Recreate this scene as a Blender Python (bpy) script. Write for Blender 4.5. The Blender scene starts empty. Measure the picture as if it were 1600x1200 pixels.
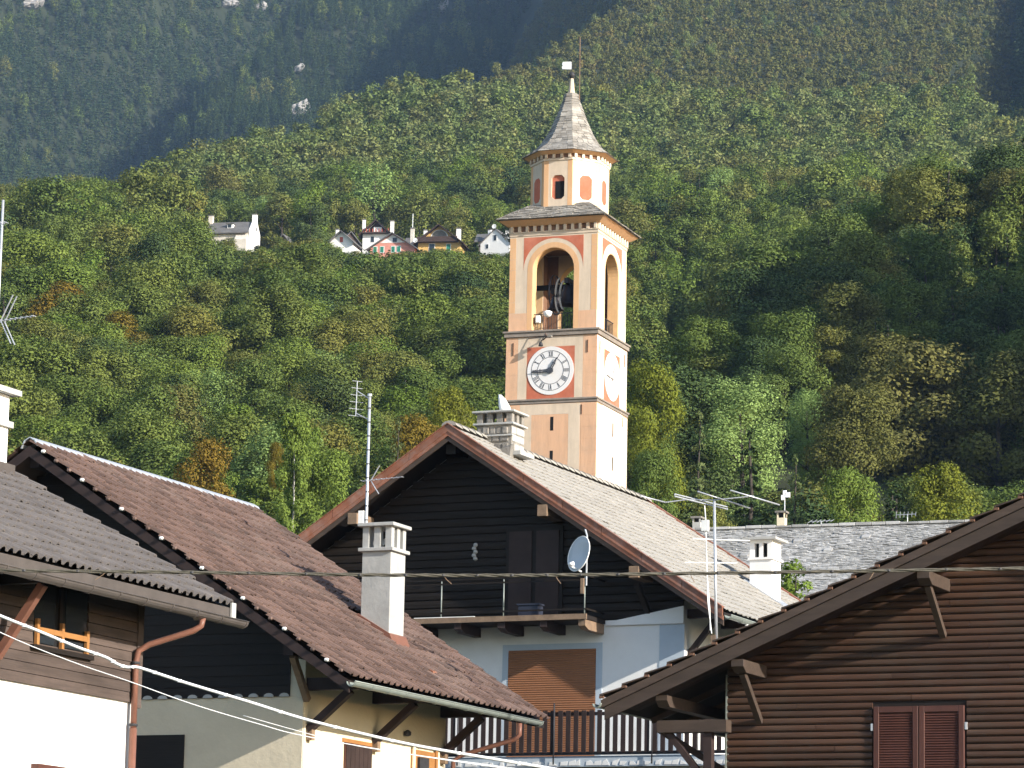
import bpy, bmesh, math, random
import numpy as np
from mathutils import Vector, Matrix

# ------------------------------------------------------------------ camera, world, sun, exposure
scene = bpy.context.scene
COL = scene.collection
FPX = 5500.0                                   # focal length in pixels of the 1600 px wide photograph
PITCH, ROLL = math.atan(1000 / 5500), 0.02
CAM = np.array([0.0, 0.0, 1.6])
_F = np.array([0, math.cos(PITCH), math.sin(PITCH)])
_R0 = np.array([1.0, 0, 0]); _U0 = np.cross(_R0, _F)
_R = math.cos(ROLL) * _R0 + math.sin(ROLL) * _U0
_U = -math.sin(ROLL) * _R0 + math.cos(ROLL) * _U0
cam_data = bpy.data.cameras.new('camera')
cam_data.sensor_width = 36.0
cam_data.lens = 36.0 * FPX / 1600
cam_data.clip_start, cam_data.clip_end = 0.5, 12000
cam = bpy.data.objects.new('camera', cam_data)
COL.objects.link(cam)
cam.matrix_world = Matrix(((_R[0], _U[0], -_F[0], CAM[0]), (_R[1], _U[1], -_F[1], CAM[1]),
                           (_R[2], _U[2], -_F[2], CAM[2]), (0, 0, 0, 1)))
scene.camera = cam

SUN_AZ, SUN_EL = math.radians(-38), math.radians(21.7)    # azimuth from +X, counter-clockwise
SUNV = Vector((math.cos(SUN_AZ) * math.cos(SUN_EL), math.sin(SUN_AZ) * math.cos(SUN_EL), math.sin(SUN_EL)))
world = bpy.data.worlds.new('World'); scene.world = world
world.use_nodes = True
wn = world.node_tree.nodes; wl = world.node_tree.links
sky = wn.new('ShaderNodeTexSky'); sky.sky_type = 'NISHITA'; sky.sun_disc = False
sky.sun_elevation = SUN_EL
sky.sun_rotation = math.pi / 2 - SUN_AZ
sky.altitude = 400
wn['Background'].inputs[1].default_value = 0.15
wl.new(sky.outputs[0], wn['Background'].inputs[0])
sd = bpy.data.lights.new('sun', 'SUN'); sd.energy = 5.0; sd.angle = math.radians(0.53); sd.color = (1.0, 0.93, 0.82)
sun = bpy.data.objects.new('sun', sd); COL.objects.link(sun)
sun.rotation_euler = SUNV.to_track_quat('Z', 'Y').to_euler()
sun.location = (150, -160, 120)
scene.view_settings.view_transform = 'Standard'
scene.view_settings.look = 'None'
scene.view_settings.exposure = 0.8
scene.view_settings.gamma = 1.0
scene.view_settings.use_curve_mapping = False
scene.cycles.max_bounces = 4
scene.cycles.diffuse_bounces = 2
scene.cycles.glossy_bounces = 2
scene.cycles.transmission_bounces = 2
scene.cycles.use_adaptive_sampling = True
scene.cycles.adaptive_threshold = 0.025
scene.cycles.volume_bounces = 0
scene.cycles.use_denoising = True

# ------------------------------------------------------------------ helpers
def ray(x, y): return _F + (x - 800) / FPX * _R + (600 - y) / FPX * _U
def at(x, y, Y):
    r = ray(x, y); return CAM + r * (Y / r[1])
def proj(P):
    v = np.asarray(P, float) - CAM; d = v @ _F
    return np.stack([800 + FPX * (v @ _R) / d, 600 - FPX * (v @ _U) / d], -1)

def tag(o, label=None, cat=None, group=None, kind=None):
    if label: o['label'] = label
    if cat: o['category'] = cat
    if group: o['group'] = group
    if kind: o['kind'] = kind
    return o
def empty(name, loc, rz=0.0):
    o = bpy.data.objects.new(name, None); COL.objects.link(o)
    o.location = tuple(loc); o.rotation_euler = (0, 0, rz); o.empty_display_size = 0.3
    return o
def link(name, me, parent=None):
    o = bpy.data.objects.new(name, me); COL.objects.link(o)
    if parent is not None: o.parent = parent
    return o

class MB:
    """collects simple shapes and links them as one mesh object"""
    def __init__(s): s.v = []; s.f = []
    def add(s, vs, fs):
        k = len(s.v); s.v += [tuple(p) for p in vs]; s.f += [tuple(i + k for i in q) for q in fs]; return s
    def box(s, x0, x1, y0, y1, z0, z1):
        return s.hexa([(x0, y0, z0), (x1, y0, z0), (x1, y1, z0), (x0, y1, z0), (x0, y0, z1), (x1, y0, z1), (x1, y1, z1), (x0, y1, z1)])
    def hexa(s, p):
        return s.add(p, [(0, 3, 2, 1), (4, 5, 6, 7), (0, 1, 5, 4), (1, 2, 6, 5), (2, 3, 7, 6), (3, 0, 4, 7)])
    def prism(s, poly, axis, a, b):
        n = len(poly)
        if axis == 'y': P = lambda q, t: (q[0], t, q[1])
        elif axis == 'x': P = lambda q, t: (t, q[0], q[1])
        else: P = lambda q, t: (q[0], q[1], t)
        vs = [P(q, a) for q in poly] + [P(q, b) for q in poly]
        fs = [tuple(range(n)), tuple(range(2 * n - 1, n - 1, -1))] + [(i, (i + 1) % n, n + (i + 1) % n, n + i) for i in range(n)]
        return s.add(vs, fs)
    def beam(s, p, q, w, h, up=(0, 0, 1)):
        p, q = Vector(p), Vector(q); d = (q - p).normalized(); up = Vector(up)
        r = d.cross(up)
        r = r.normalized() if r.length > 1e-4 else Vector((1, 0, 0))
        u = r.cross(d); r = r * w / 2; u = u * h / 2
        return s.hexa([p - r - u, p + r - u, q + r - u, q - r - u, p - r + u, p + r + u, q + r + u, q - r + u])
    def tube(s, pts, r, n=8, cap=True):
        pts = [Vector(p) for p in pts]; rs = r if isinstance(r, (list, tuple)) else [r] * len(pts)
        rings = []; ref = None
        for i, p in enumerate(pts):
            d = (pts[min(i + 1, len(pts) - 1)] - pts[max(i - 1, 0)]).normalized()
            if ref is None: ref = Vector((0, 0, 1)) if abs(d.z) < .9 else Vector((1, 0, 0))
            a = d.cross(ref).normalized(); b = d.cross(a); ref = -b if False else ref
            rings.append([p + (a * math.cos(2 * math.pi * k / n) + b * math.sin(2 * math.pi * k / n)) * rs[i] for k in range(n)])
        vs = [v for g in rings for v in g]
        fs = [(i * n + k, i * n + (k + 1) % n, (i + 1) * n + (k + 1) % n, (i + 1) * n + k) for i in range(len(pts) - 1) for k in range(n)]
        if cap: fs += [tuple(range(n))[::-1], tuple(range((len(pts) - 1) * n, len(pts) * n))]
        return s.add(vs, fs)
    def lathe(s, prof, n=16, c=(0, 0, 0), phase=0.0):
        vs = []; fs = []; m = len(prof)
        for r, z in prof:
            vs += [(c[0] + r * math.cos(2 * math.pi * k / n + phase), c[1] + r * math.sin(2 * math.pi * k / n + phase), c[2] + z) for k in range(n)]
        fs = [(i * n + k, i * n + (k + 1) % n, (i + 1) * n + (k + 1) % n, (i + 1) * n + k) for i in range(m - 1) for k in range(n)]
        fs += [tuple(range(n))[::-1], tuple(range((m - 1) * n, m * n))]
        return s.add(vs, fs)
    def mesh(s, name, mat, off=(0, 0, 0), smooth=False, bevel=0):
        me = bpy.data.meshes.new(name)
        vs = s.v if tuple(off) == (0, 0, 0) else [(p[0] + off[0], p[1] + off[1], p[2] + off[2]) for p in s.v]
        me.from_pydata([tuple(p) for p in vs], [], s.f)
        bm = bmesh.new(); bm.from_mesh(me)
        bmesh.ops.recalc_face_normals(bm, faces=bm.faces)
        if bevel: bmesh.ops.bevel(bm, geom=[e for e in bm.edges if e.calc_face_angle(0) > .5], offset=bevel, segments=1, affect='EDGES', clamp_overlap=True)
        bm.to_mesh(me); bm.free()
        me.materials.append(mat)
        if smooth: me.polygons.foreach_set('use_smooth', [True] * len(me.polygons))
        return me
    def build(s, name, mat, parent=None, off=(0, 0, 0), smooth=False, bevel=0):
        return link(name, s.mesh(name, mat, off, smooth, bevel), parent)

# ------------------------------------------------------------------ materials
def mat(name, c, var=.18, scale=3.0, rough=.8, bump=0.0, bscale=None, rand=0.0, metallic=0.0, stain=None, stain_scale=.6, stain_amt=.5, streak=None, coords='Object', spec=.3):
    m = bpy.data.materials.new(name); m.use_nodes = True
    nt = m.node_tree; n = nt.nodes; L = nt.links; b = n['Principled BSDF']
    b.inputs['Roughness'].default_value = rough; b.inputs['Metallic'].default_value = metallic
    b.inputs['Specular IOR Level'].default_value = spec
    tc = n.new('ShaderNodeTexCoord'); src = tc.outputs[coords]
    if streak:
        mp = n.new('ShaderNodeMapping'); mp.inputs['Scale'].default_value = streak; L.new(src, mp.inputs[0]); src = mp.outputs[0]
    nz = n.new('ShaderNodeTexNoise'); nz.inputs['Scale'].default_value = scale; nz.inputs['Detail'].default_value = 6; nz.inputs['Roughness'].default_value = .65
    L.new(src, nz.inputs['Vector'])
    mr = n.new('ShaderNodeMapRange'); mr.inputs['From Min'].default_value = .25; mr.inputs['From Max'].default_value = .75
    mr.inputs['To Min'].default_value = 1 - var; mr.inputs['To Max'].default_value = 1 + var
    L.new(nz.outputs['Fac'], mr.inputs[0])
    val = mr.outputs[0]
    if rand:
        oi = n.new('ShaderNodeObjectInfo'); gi = n.new('ShaderNodeNewGeometry')
        ad = n.new('ShaderNodeMath'); ad.operation = 'ADD'; L.new(oi.outputs['Random'], ad.inputs[0]); L.new(gi.outputs['Random Per Island'], ad.inputs[1])
        fr = n.new('ShaderNodeMath'); fr.operation = 'FRACT'; L.new(ad.outputs[0], fr.inputs[0])
        m2 = n.new('ShaderNodeMapRange'); m2.inputs['To Min'].default_value = 1 - rand; m2.inputs['To Max'].default_value = 1 + rand; L.new(fr.outputs[0], m2.inputs[0])
        mu = n.new('ShaderNodeMath'); mu.operation = 'MULTIPLY'; L.new(val, mu.inputs[0]); L.new(m2.outputs[0], mu.inputs[1]); val = mu.outputs[0]
    vm = n.new('ShaderNodeVectorMath'); vm.operation = 'SCALE'; L.new(val, vm.inputs['Scale'])
    if stain:
        nz2 = n.new('ShaderNodeTexNoise'); nz2.inputs['Scale'].default_value = stain_scale; nz2.inputs['Detail'].default_value = 8; nz2.inputs['Roughness'].default_value = .7
        L.new(tc.outputs[coords], nz2.inputs['Vector'])
        r2 = n.new('ShaderNodeMapRange'); r2.inputs['From Min'].default_value = .45; r2.inputs['From Max'].default_value = .72; r2.inputs['To Max'].default_value = stain_amt
        L.new(nz2.outputs['Fac'], r2.inputs[0])
        mx = n.new('ShaderNodeMix'); mx.data_type = 'RGBA'; mx.inputs['A'].default_value = (*c, 1); mx.inputs['B'].default_value = (*stain, 1)
        L.new(r2.outputs[0], mx.inputs['Factor']); L.new(mx.outputs['Result'], vm.inputs[0])
    else:
        vm.inputs[0].default_value = c
    L.new(vm.outputs[0], b.inputs['Base Color'])
    if bump:
        bp = n.new('ShaderNodeBump'); bp.inputs['Strength'].default_value = bump; bp.inputs['Distance'].default_value = .03
        nb = n.new('ShaderNodeTexNoise'); nb.inputs['Scale'].default_value = bscale or scale * 4; nb.inputs['Detail'].default_value = 5
        L.new(src, nb.inputs['Vector']); L.new(nb.outputs['Fac'], bp.inputs['Height']); L.new(bp.outputs[0], b.inputs['Normal'])
    return m

def leaf_mat(name, stops, transl=.24, leafvar=.3):
    """foliage: colour by tree (object random) with a spread by leaf"""
    m = bpy.data.materials.new(name); m.use_nodes = True
    nt = m.node_tree; n = nt.nodes; L = nt.links
    n.remove(n['Principled BSDF']); out = n['Material Output']
    oi = n.new('ShaderNodeObjectInfo'); gi = n.new('ShaderNodeNewGeometry')
    cr = n.new('ShaderNodeValToRGB'); cr.color_ramp.interpolation = 'LINEAR'
    el = cr.color_ramp.elements
    while len(el) < len(stops): el.new(.5)
    for e, (p, c) in zip(el, stops): e.position = p; e.color = (*c, 1)
    sp = n.new('ShaderNodeMath'); sp.operation = 'MULTIPLY_ADD'; sp.inputs[1].default_value = .10; sp.inputs[2].default_value = -.05
    L.new(gi.outputs['Random Per Island'], sp.inputs[0])
    ad = n.new('ShaderNodeMath'); ad.operation = 'ADD'; L.new(oi.outputs['Random'], ad.inputs[0]); L.new(sp.outputs[0], ad.inputs[1])
    L.new(ad.outputs[0], cr.inputs[0])
    mr = n.new('ShaderNodeMapRange'); mr.inputs['To Min'].default_value = 1 - leafvar; mr.inputs['To Max'].default_value = 1 + leafvar
    mu = n.new('ShaderNodeMath'); mu.operation = 'MULTIPLY'; mu.inputs[1].default_value = 7.31
    fr = n.new('ShaderNodeMath'); fr.operation = 'FRACT'
    L.new(gi.outputs['Random Per Island'], mu.inputs[0]); L.new(mu.outputs[0], fr.inputs[0]); L.new(fr.outputs[0], mr.inputs[0])
    vm = n.new('ShaderNodeVectorMath'); vm.operation = 'SCALE'; L.new(cr.outputs[0], vm.inputs[0]); L.new(mr.outputs[0], vm.inputs['Scale'])
    df = n.new('ShaderNodeBsdfDiffuse'); tr = n.new('ShaderNodeBsdfTranslucent'); mx = n.new('ShaderNodeMixShader'); mx.inputs[0].default_value = transl
    L.new(vm.outputs[0], df.inputs[0]); L.new(vm.outputs[0], tr.inputs[0]); L.new(df.outputs[0], mx.inputs[1]); L.new(tr.outputs[0], mx.inputs[2])
    L.new(mx.outputs[0], out.inputs[0])
    return m

K = {}
K['ground'] = mat('forest_floor', (.028, .036, .015), var=.4, scale=.05, rough=1, stain=(.04, .042, .018), stain_scale=.02)
K['tile_brown'] = mat('brown_roof_tile', (.122, .078, .064), var=.22, scale=1.5, rough=.75, rand=.3, bump=.2, stain=(0.160, 0.128, 0.112), stain_scale=.8)
K['tile_grey'] = mat('grey_roof_tile', (.300, .285, .260), var=.15, scale=1.2, rough=.85, rand=.09, bump=.2, stain=(0.252, 0.234, 0.211), stain_scale=.5)
K['tile_slate'] = mat('grey_brown_sheet_tile', (0.108, 0.097, 0.094), var=.18, scale=2, rough=.8, rand=.12, bump=.2, stain=(0.158, 0.144, 0.137), stain_scale=.9)
K['slate'] = mat('stone_slate', (0.396, 0.392, 0.387), var=.3, scale=1.5, rough=.85, rand=.3, bump=.4, stain=(0.180, 0.180, 0.171), stain_scale=.4)
K['slate_lantern'] = mat('lichen_stone_slate', (0.281, 0.264, 0.238), var=.3, scale=2.5, rough=.9, rand=.3, bump=.4, stain=(0.170, 0.145, 0.119), stain_scale=1.0)
K['wood_dark'] = mat('dark_stained_wood', (.012, .008, .006), var=.4, scale=2, rough=.7, streak=(.4, 6, 6), rand=.25, bump=.15)
K['wood_soffit'] = mat('dark_soffit_wood', (.014, .010, .009), var=.3, scale=2, rough=.8)
K['wood_brown'] = mat('brown_stained_siding', (.072, .037, .024), var=.35, scale=1.2, rough=.5, streak=(.5, 8, 8), rand=.18, bump=.1, stain=(0.072, 0.054, 0.041), stain_scale=1.2, stain_amt=.7)
K['wood_fascia'] = mat('weathered_fascia_wood', (0.064, 0.045, 0.035), var=.35, scale=1.5, rough=.65, streak=(1, 6, 6), rand=.15)
K['wood_grey'] = mat('weathered_grey_siding', (0.080, 0.059, 0.051), var=.35, scale=1.5, rough=.85, streak=(6, .5, 6), rand=.22, bump=.2, stain=(0.037, 0.028, 0.023), stain_scale=1.5)
K['wood_beam'] = mat('aged_timber_beam', (.22, .15, .10), var=.35, scale=4, rough=.8, bump=.2)
K['wood_bracket'] = mat('dark_brown_bracket', (.035, .022, .02), var=.3, scale=3, rough=.7)
K['wood_orange'] = mat('orange_varnished_wood', (0.315, 0.150, 0.053), var=.2, scale=4, rough=.5)
K['shutter_red'] = mat('red_brown_shutter', (0.084, 0.034, 0.026), var=.2, scale=3, rough=.55, rand=.06)
K['roller'] = mat('brown_roller_shutter', (.33, .15, .075), var=.1, scale=3, rough=.5)
K['red_metal'] = mat('red_brown_sheet_metal', (0.240, 0.096, 0.056), var=.3, scale=2.5, rough=.45, rand=.15, stain=(0.288, 0.224, 0.200), stain_scale=2.2, stain_amt=.55)
K['copper'] = mat('brown_painted_pipe', (0.180, 0.084, 0.060), var=.2, scale=5, rough=.4)
K['gutter_grey'] = mat('grey_gutter_metal', (.24, .27, .25), var=.15, scale=4, rough=.45, metallic=.2)
K['gutter_brown'] = mat('weathered_brown_gutter', (0.081, 0.070, 0.065), var=.2, scale=4, rough=.55)
K['galv'] = mat('galvanised_steel', (.55, .57, .60), var=.12, scale=20, rough=.4, metallic=.5)
K['rust'] = mat('rusty_iron', (.13, .07, .045), var=.3, scale=8, rough=.8)
K['iron'] = mat('dark_iron', (.035, .035, .04), var=.3, scale=8, rough=.6)
K['white_wall'] = mat('white_plaster', (.80, .79, .77), var=.04, scale=2, rough=.9, bump=.1, stain=(.70, .68, .64), stain_scale=.7, stain_amt=.4)
K['blue_trim'] = mat('blue_grey_trim_paint', (.46, .52, .58), var=.06, scale=3, rough=.8)
K['cream_wall'] = mat('cream_plaster', (.70, .62, .46), var=.08, scale=1.2, rough=.95, bump=.5, bscale=14, stain=(.50, .44, .34), stain_scale=.6)
K['beige_wall'] = mat('grey_beige_plaster', (.60, .53, .40), var=.08, scale=1.2, rough=.95, bump=.25, bscale=10, stain=(.48, .42, .33), stain_scale=.7)
K['concrete'] = mat('light_concrete', (0.398, 0.398, 0.385), var=.12, scale=3, rough=.9, bump=.2, stain=(0.278, 0.278, 0.265), stain_scale=1.6)
K['chimney_white'] = mat('white_rendered_chimney', (.80, .79, .78), var=.05, scale=3, rough=.9, stain=(.6, .59, .56), stain_scale=1.8, stain_amt=.4)
K['stone_grey'] = mat('grey_stone', (.22, .205, .185), var=.35, scale=4, rough=.9, bump=.6, rand=.25, stain=(.18, .16, .14), stain_scale=2)
K['black'] = mat('black_opening', (.008, .008, .009), var=.2, scale=3, rough=.9)
K['glass'] = mat('dark_glass', (.02, .025, .03), var=.2, scale=1, rough=.1, spec=.5)
K['dish'] = mat('grey_dish_paint', (.50, .54, .58), var=.04, scale=3, rough=.4)
K['white_plastic'] = mat('white_plastic', (.82, .82, .80), var=.05, scale=8, rough=.5)
K['cable_white'] = mat('white_cable_sheath', (.80, .80, .80), var=.08, scale=6, rough=.5)
K['cable_dark'] = mat('weathered_cable', (.09, .083, .066), var=.5, scale=9, rough=.7)
K['t_orange'] = mat('faded_orange_plaster', (0.629, 0.383, 0.242), var=.14, scale=1.0, rough=.95, bump=.25, bscale=6, stain=(.46, .33, .24), stain_scale=.9, stain_amt=.55, streak=(2.2, 2.2, .3))
K['t_ochre'] = mat('ochre_painted_plaster', (.62, .37, .20), var=.10, scale=1.5, rough=.95, stain=(0.629, 0.425, 0.255), stain_scale=1.2, streak=(2.2, 2.2, .3))
K['t_cream'] = mat('pale_cream_plaster', (.60, .49, .38), var=.12, scale=1.2, rough=.95, stain=(.44, .36, .27), stain_scale=.9, stain_amt=.5, streak=(2.2, 2.2, .3))
K['t_red'] = mat('red_painted_plaster', (0.442, 0.128, 0.072), var=.15, scale=1.5, rough=.95, stain=(0.510, 0.221, 0.153), stain_scale=1.3, stain_amt=.6)
K['t_white'] = mat('white_dial_paint', (0.697, 0.689, 0.697), var=.04, scale=2, rough=.8, stain=(0.629, 0.561, 0.510), stain_scale=1.2, stain_amt=.35)
K['t_ledge'] = mat('grey_stone_ledge', (0.238, 0.203, 0.175), var=.25, scale=2.5, rough=.9, bump=.3)
K['t_reveal'] = mat('ochre_reveal_plaster', (.68, .43, .22), var=.1, scale=2, rough=.95)
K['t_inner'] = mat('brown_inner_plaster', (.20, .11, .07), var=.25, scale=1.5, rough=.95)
K['t_orange_pale'] = mat('sunlit_orange_plaster', (.86, .70, .56), var=.07, scale=1.0, rough=.95, stain=(.84, .62, .48), stain_scale=.9, stain_amt=.5)  # this and the next three: sunlit glare of the right side painted into the colour
K['t_cream_pale'] = mat('sunlit_cream_plaster', (.86, .78, .64), var=.05, scale=1.2, rough=.95, stain=(.82, .70, .54), stain_scale=.9)
K['t_red_pale'] = mat('sunlit_red_paint', (.46, .15, .09), var=.12, scale=1.5, rough=.95, stain=(.54, .24, .17), stain_scale=1.3, stain_amt=.6)
K['t_ochre_pale'] = mat('sunlit_ochre_paint', (.84, .60, .36), var=.08, scale=1.5, rough=.95, stain=(.84, .66, .44), stain_scale=1.2)
K['dial_black'] = mat('dial_black_paint', (.05, .055, .07), var=.2, scale=6, rough=.6)
K['bronze'] = mat('dark_bronze', (.035, .033, .04), var=.3, scale=3, rough=.4, metallic=.6)
K['vane'] = mat('bright_tin', (.85, .86, .9), var=.05, scale=4, rough=.4)
K['rock'] = mat('pale_rock_face', (.34, .325, .31), var=.3, scale=.25, rough=.95, bump=.5, stain=(.2, .19, .18), stain_scale=.12)
K['bark'] = mat('tree_bark', (.05, .042, .034), var=.4, scale=3, rough=.95)
K['birch'] = mat('pale_birch_bark', (.45, .43, .38), var=.4, scale=3, rough=.9)

# ------------------------------------------------------------------ terrain
def ycurve(pts): 
    xs, zs = zip(*pts); return lambda y: np.interp(y, xs, zs)
P1 = ycurve([(-200, 0), (30, 0), (60, 1.5), (90, 3), (130, 6), (180, 11), (230, 19), (260, 27), (300, 38), (400, 69), (500, 99), (600, 128), (700, 155), (760, 171), (850, 195), (950, 205), (1100, 190), (1400, 200), (3600, 300)])
PM = ycurve([(0, -900), (700, 120), (850, 196), (1000, 244), (1200, 320), (1400, 401), (1650, 508), (2000, 660), (2600, 930), (3600, 1250)])
PS = ycurve([(0, -900), (1200, 100), (1450, 325), (1700, 455), (2000, 612), (2300, 775), (2800, 1020), (3600, 1300)])
PF = ycurve([(0, -900), (1800, 200), (2150, 455), (2500, 655), (2900, 905), (3600, 1330)])
PR = ycurve([(0, -900), (200, -40), (250, 22), (300, 46), (350, 66), (420, 92), (480, 111), (550, 129), (600, 120), (700, 60), (900, -200), (3600, -900)])
def crest(pts, Pf, trees):
    """left limit of a spur: world x of its crest for each distance, from where its outline stands"""
    ys = np.arange(200, 3601, 10.0); e = (Pf(ys) + trees - 1.6) / ys
    ang = np.arctan(e) - PITCH; py = 600 - FPX * np.tan(ang)
    pts = sorted(pts, key=lambda q: q[1]); px = np.interp(py, [q[1] for q in pts], [q[0] for q in pts])
    xw = (px - 800) / FPX * ys * 1.02
    return lambda y: np.interp(y, ys, xw)
CM = crest([(150, 330), (210, 300), (330, 248), (450, 208), (560, 178), (700, 118), (760, 92), (860, 40), (930, 0), (1000, -40)], PM, 8)
CS = crest([(150, 320), (225, 272), (300, 215), (400, 122), (470, 62), (540, 20), (590, -20), (640, -60)], PF, 12)
CR = crest([(960, 700), (1010, 600), (1080, 500), (1140, 420), (1280, 335), (1420, 275), (1600, 240), (1750, 215)], PR, 12)
CG = crest([(1545, -40), (1530, 0), (1512, 90), (1508, 150), (1530, 195), (1570, 222), (1640, 245), (1750, 280)], PM, 4)
def hash2(ix, iy, k):
    h = np.sin(ix * 127.1 + iy * 311.7 + k * 74.7) * 43758.5453
    return h - np.floor(h)
def vnoise(x, y, s, k=0):
    x = x / s; y = y / s; ix = np.floor(x); iy = np.floor(y); fx = x - ix; fy = y - iy
    fx = fx * fx * (3 - 2 * fx); fy = fy * fy * (3 - 2 * fy)
    a = hash2(ix, iy, k); b = hash2(ix + 1, iy, k); c = hash2(ix, iy + 1, k); d = hash2(ix + 1, iy + 1, k)
    return (a + (b - a) * fx) * (1 - fy) + (c + (d - c) * fx) * fy - .5
def layers(x, y):
    n = vnoise(x, y, 60, 1) * 10 + vnoise(x, y, 25, 2) * 4 + vnoise(x, y, 160, 3) * 16
    far = np.clip((y - 200) / 500, 0, 1)
    px = 800 + FPX * x / np.maximum(y, 50) / 1.02
    gul = 13 * np.exp(-((px - 1060) / 80) ** 2) * np.clip((y - 290) / 60, 0, 1) * np.clip((640 - y) / 80, 0, 1)
    ham = np.exp(-((y - 712) / 45) ** 2) * np.clip((95 - np.abs(x + 30)) / 30, 0, 1)
    l1 = P1(y) + n * far * .6 * (1 - ham) - gul - 4.5 * ham
    lm = PM(y) + n * .4 - 1.7 * np.maximum(0, CM(y) - x) - 1.2 * np.maximum(0, x - CG(y))
    lg = np.where(y > 900, np.minimum(PM(y) - 34 + 1.2 * (x - CG(y)), PM(y) + 22) + n, -999)
    v = x - CS(y)                                   # steep shaded flank right of the side valley, sunny slope left of it
    ls = np.where(y > 1500, np.minimum(PF(y) + 1.3 * v, PF(y) + 95) + n * 2.0, -999)
    lf = PF(y) + np.minimum(.7 * np.maximum(0, -v), 180) + n * 2.0 + vnoise(x, y, 120, 7) * 24
    lr = PR(y) + n * far - .75 * np.maximum(0, CR(y) - x)
    # added hill, unseen beyond the right edge, shaped to shade the gully
    ax, ay = 150, 292; du, dv = .788, -.616; tt = np.clip((x - ax) * du + (y - ay) * dv, 0, 160)
    off = np.hypot(x - ax - tt * du, y - ay - tt * dv)
    l1 = np.maximum(l1, 168 - 1.38 * off)
    return np.stack([l1, lm, lg, ls, lf, lr])
def height(x, y):
    x = np.asarray(x, float); y = np.asarray(y, float)
    return layers(x, y).max(0)

def build_ground():
    ys = np.concatenate([np.linspace(-60, 200, 22)[:-1], np.geomspace(200, 3600, 330)])
    aa = np.concatenate([np.linspace(-.26, .26, 170), np.linspace(.275, .75, 26)])
    A, Yg = np.meshgrid(aa, ys)
    X = A * (Yg + 260); X = np.where(A > .262, np.minimum(X, 1010 + (A - .26) * 150), X); Zg = height(X, Yg)
    n0, n1 = X.shape
    v = np.stack([X, Yg, Zg], -1).reshape(-1, 3)
    i = np.arange(n0 - 1)[:, None] * n1 + np.arange(n1 - 1)[None, :]
    q = np.stack([i, i + 1, i + n1 + 1, i + n1], -1).reshape(-1, 4)
    me = bpy.data.meshes.new('ground'); me.from_pydata(v.tolist(), [], q.tolist()); me.materials.append(K['ground'])
    me.polygons.foreach_set('use_smooth', [True] * len(me.polygons))
    tag(link('ground', me), kind='structure')
build_ground()

# ------------------------------------------------------------------ trees
def unit(v): return v / np.maximum(np.linalg.norm(v, axis=-1, keepdims=True), 1e-6)
def leaves_to_arrays(c, nrm, s, rng, asp=.62, shade=None):
    n = len(c); t = unit(np.cross(nrm, rng.normal(size=(n, 3)))); b = np.cross(nrm, t)
    s = s[:, None]
    v = np.stack([c - t * s * .5, c - b * s * asp * .5, c + t * s * .5, c + b * s * asp * .5], 1).reshape(-1, 3)
    return v, np.arange(4 * n).reshape(-1, 4), np.repeat(unit((shade if shade is not None else nrm) + .35 * nrm), 4, 0)
def broad_crown(seed, H, R, n, leaf, base=.22, nclump=42, shape=1.0, droop=0.0):
    """leaves in clumps spread over an uneven crown"""
    rng = np.random.default_rng(seed)
    hz = rng.uniform(0, 1, nclump) ** .9
    prof = np.sqrt(np.clip(1 - ((hz - .38) / .78) ** 2, .05, 1)) * (1 - .15 * (hz - .35) * shape)
    th = rng.uniform(0, 2 * np.pi, nclump) + np.arange(nclump) * 2.399
    rr = R * prof * rng.uniform(.45, 1.0, nclump) * (.78 + .3 * np.sin(2 * th + seed) * .5)
    cz = H * (base + (1 - base) * hz * .93)
    cc = np.stack([rr * np.cos(th), rr * np.sin(th), cz], 1)
    cr = R * rng.uniform(.22, .42, nclump)
    k = rng.choice(nclump, n, p=(cr ** 2) / (cr ** 2).sum())
    d = unit(rng.normal(size=(n, 3)) + np.array([0, 0, .25]))
    p = cc[k] + d * (cr[k] * rng.uniform(.55, 1.08, n))[:, None] * np.array([1, 1, .8])
    ax = p - np.array([0, 0, H * .45]); out = unit(ax)
    nr = unit(d * .9 + out * .5 + rng.normal(size=(n, 3)) * .55 + np.array([0, 0, .25 - droop]))
    s = leaf * rng.uniform(.6, 1.35, n)
    return leaves_to_arrays(p, nr, s, rng, shade=d * .55 + out * .35 + nr * .3 + np.array([0, 0, .15]))
def conifer_crown(seed, H, R, n, leaf, base=.1, tiers=13, ragged=.3):
    rng = np.random.default_rng(seed)
    nb = tiers * 7
    bz = np.repeat(np.linspace(base, .97, tiers), 7) + rng.normal(0, .012, nb)
    bl = R * (1 - (bz - base) / (1 - base)) ** .8 * rng.uniform(1 - ragged, 1 + ragged * .6, nb) + .12
    bt = rng.uniform(0, 2 * np.pi, nb)
    k = rng.choice(nb, n, p=(bl ** 1.5) / (bl ** 1.5).sum())
    f = rng.uniform(0.08, 1, n) ** .7
    lat = rng.normal(0, .16, n) * bl[k] * (1.15 - f) 
    x = bl[k] * f; z = H * bz[k] - .22 * bl[k] * f ** 1.5 + rng.normal(0, .05, n) * H / tiers
    p = np.stack([x * np.cos(bt[k]) - lat * np.sin(bt[k]), x * np.sin(bt[k]) + lat * np.cos(bt[k]), z], 1)
    nr = unit(np.stack([np.cos(bt[k]) * .5, np.sin(bt[k]) * .5, np.full(n, .75)], 1) + rng.normal(size=(n, 3)) * .45)
    sh = np.stack([np.cos(bt[k]), np.sin(bt[k]), np.full(n, .45)], 1)
    return leaves_to_arrays(p, nr, leaf * rng.uniform(.6, 1.3, n), rng, .45, shade=sh)
def scrub_crown(seed, H, R, n, leaf):
    return broad_crown(seed, H, R, n, leaf, base=.05, nclump=9)
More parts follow.
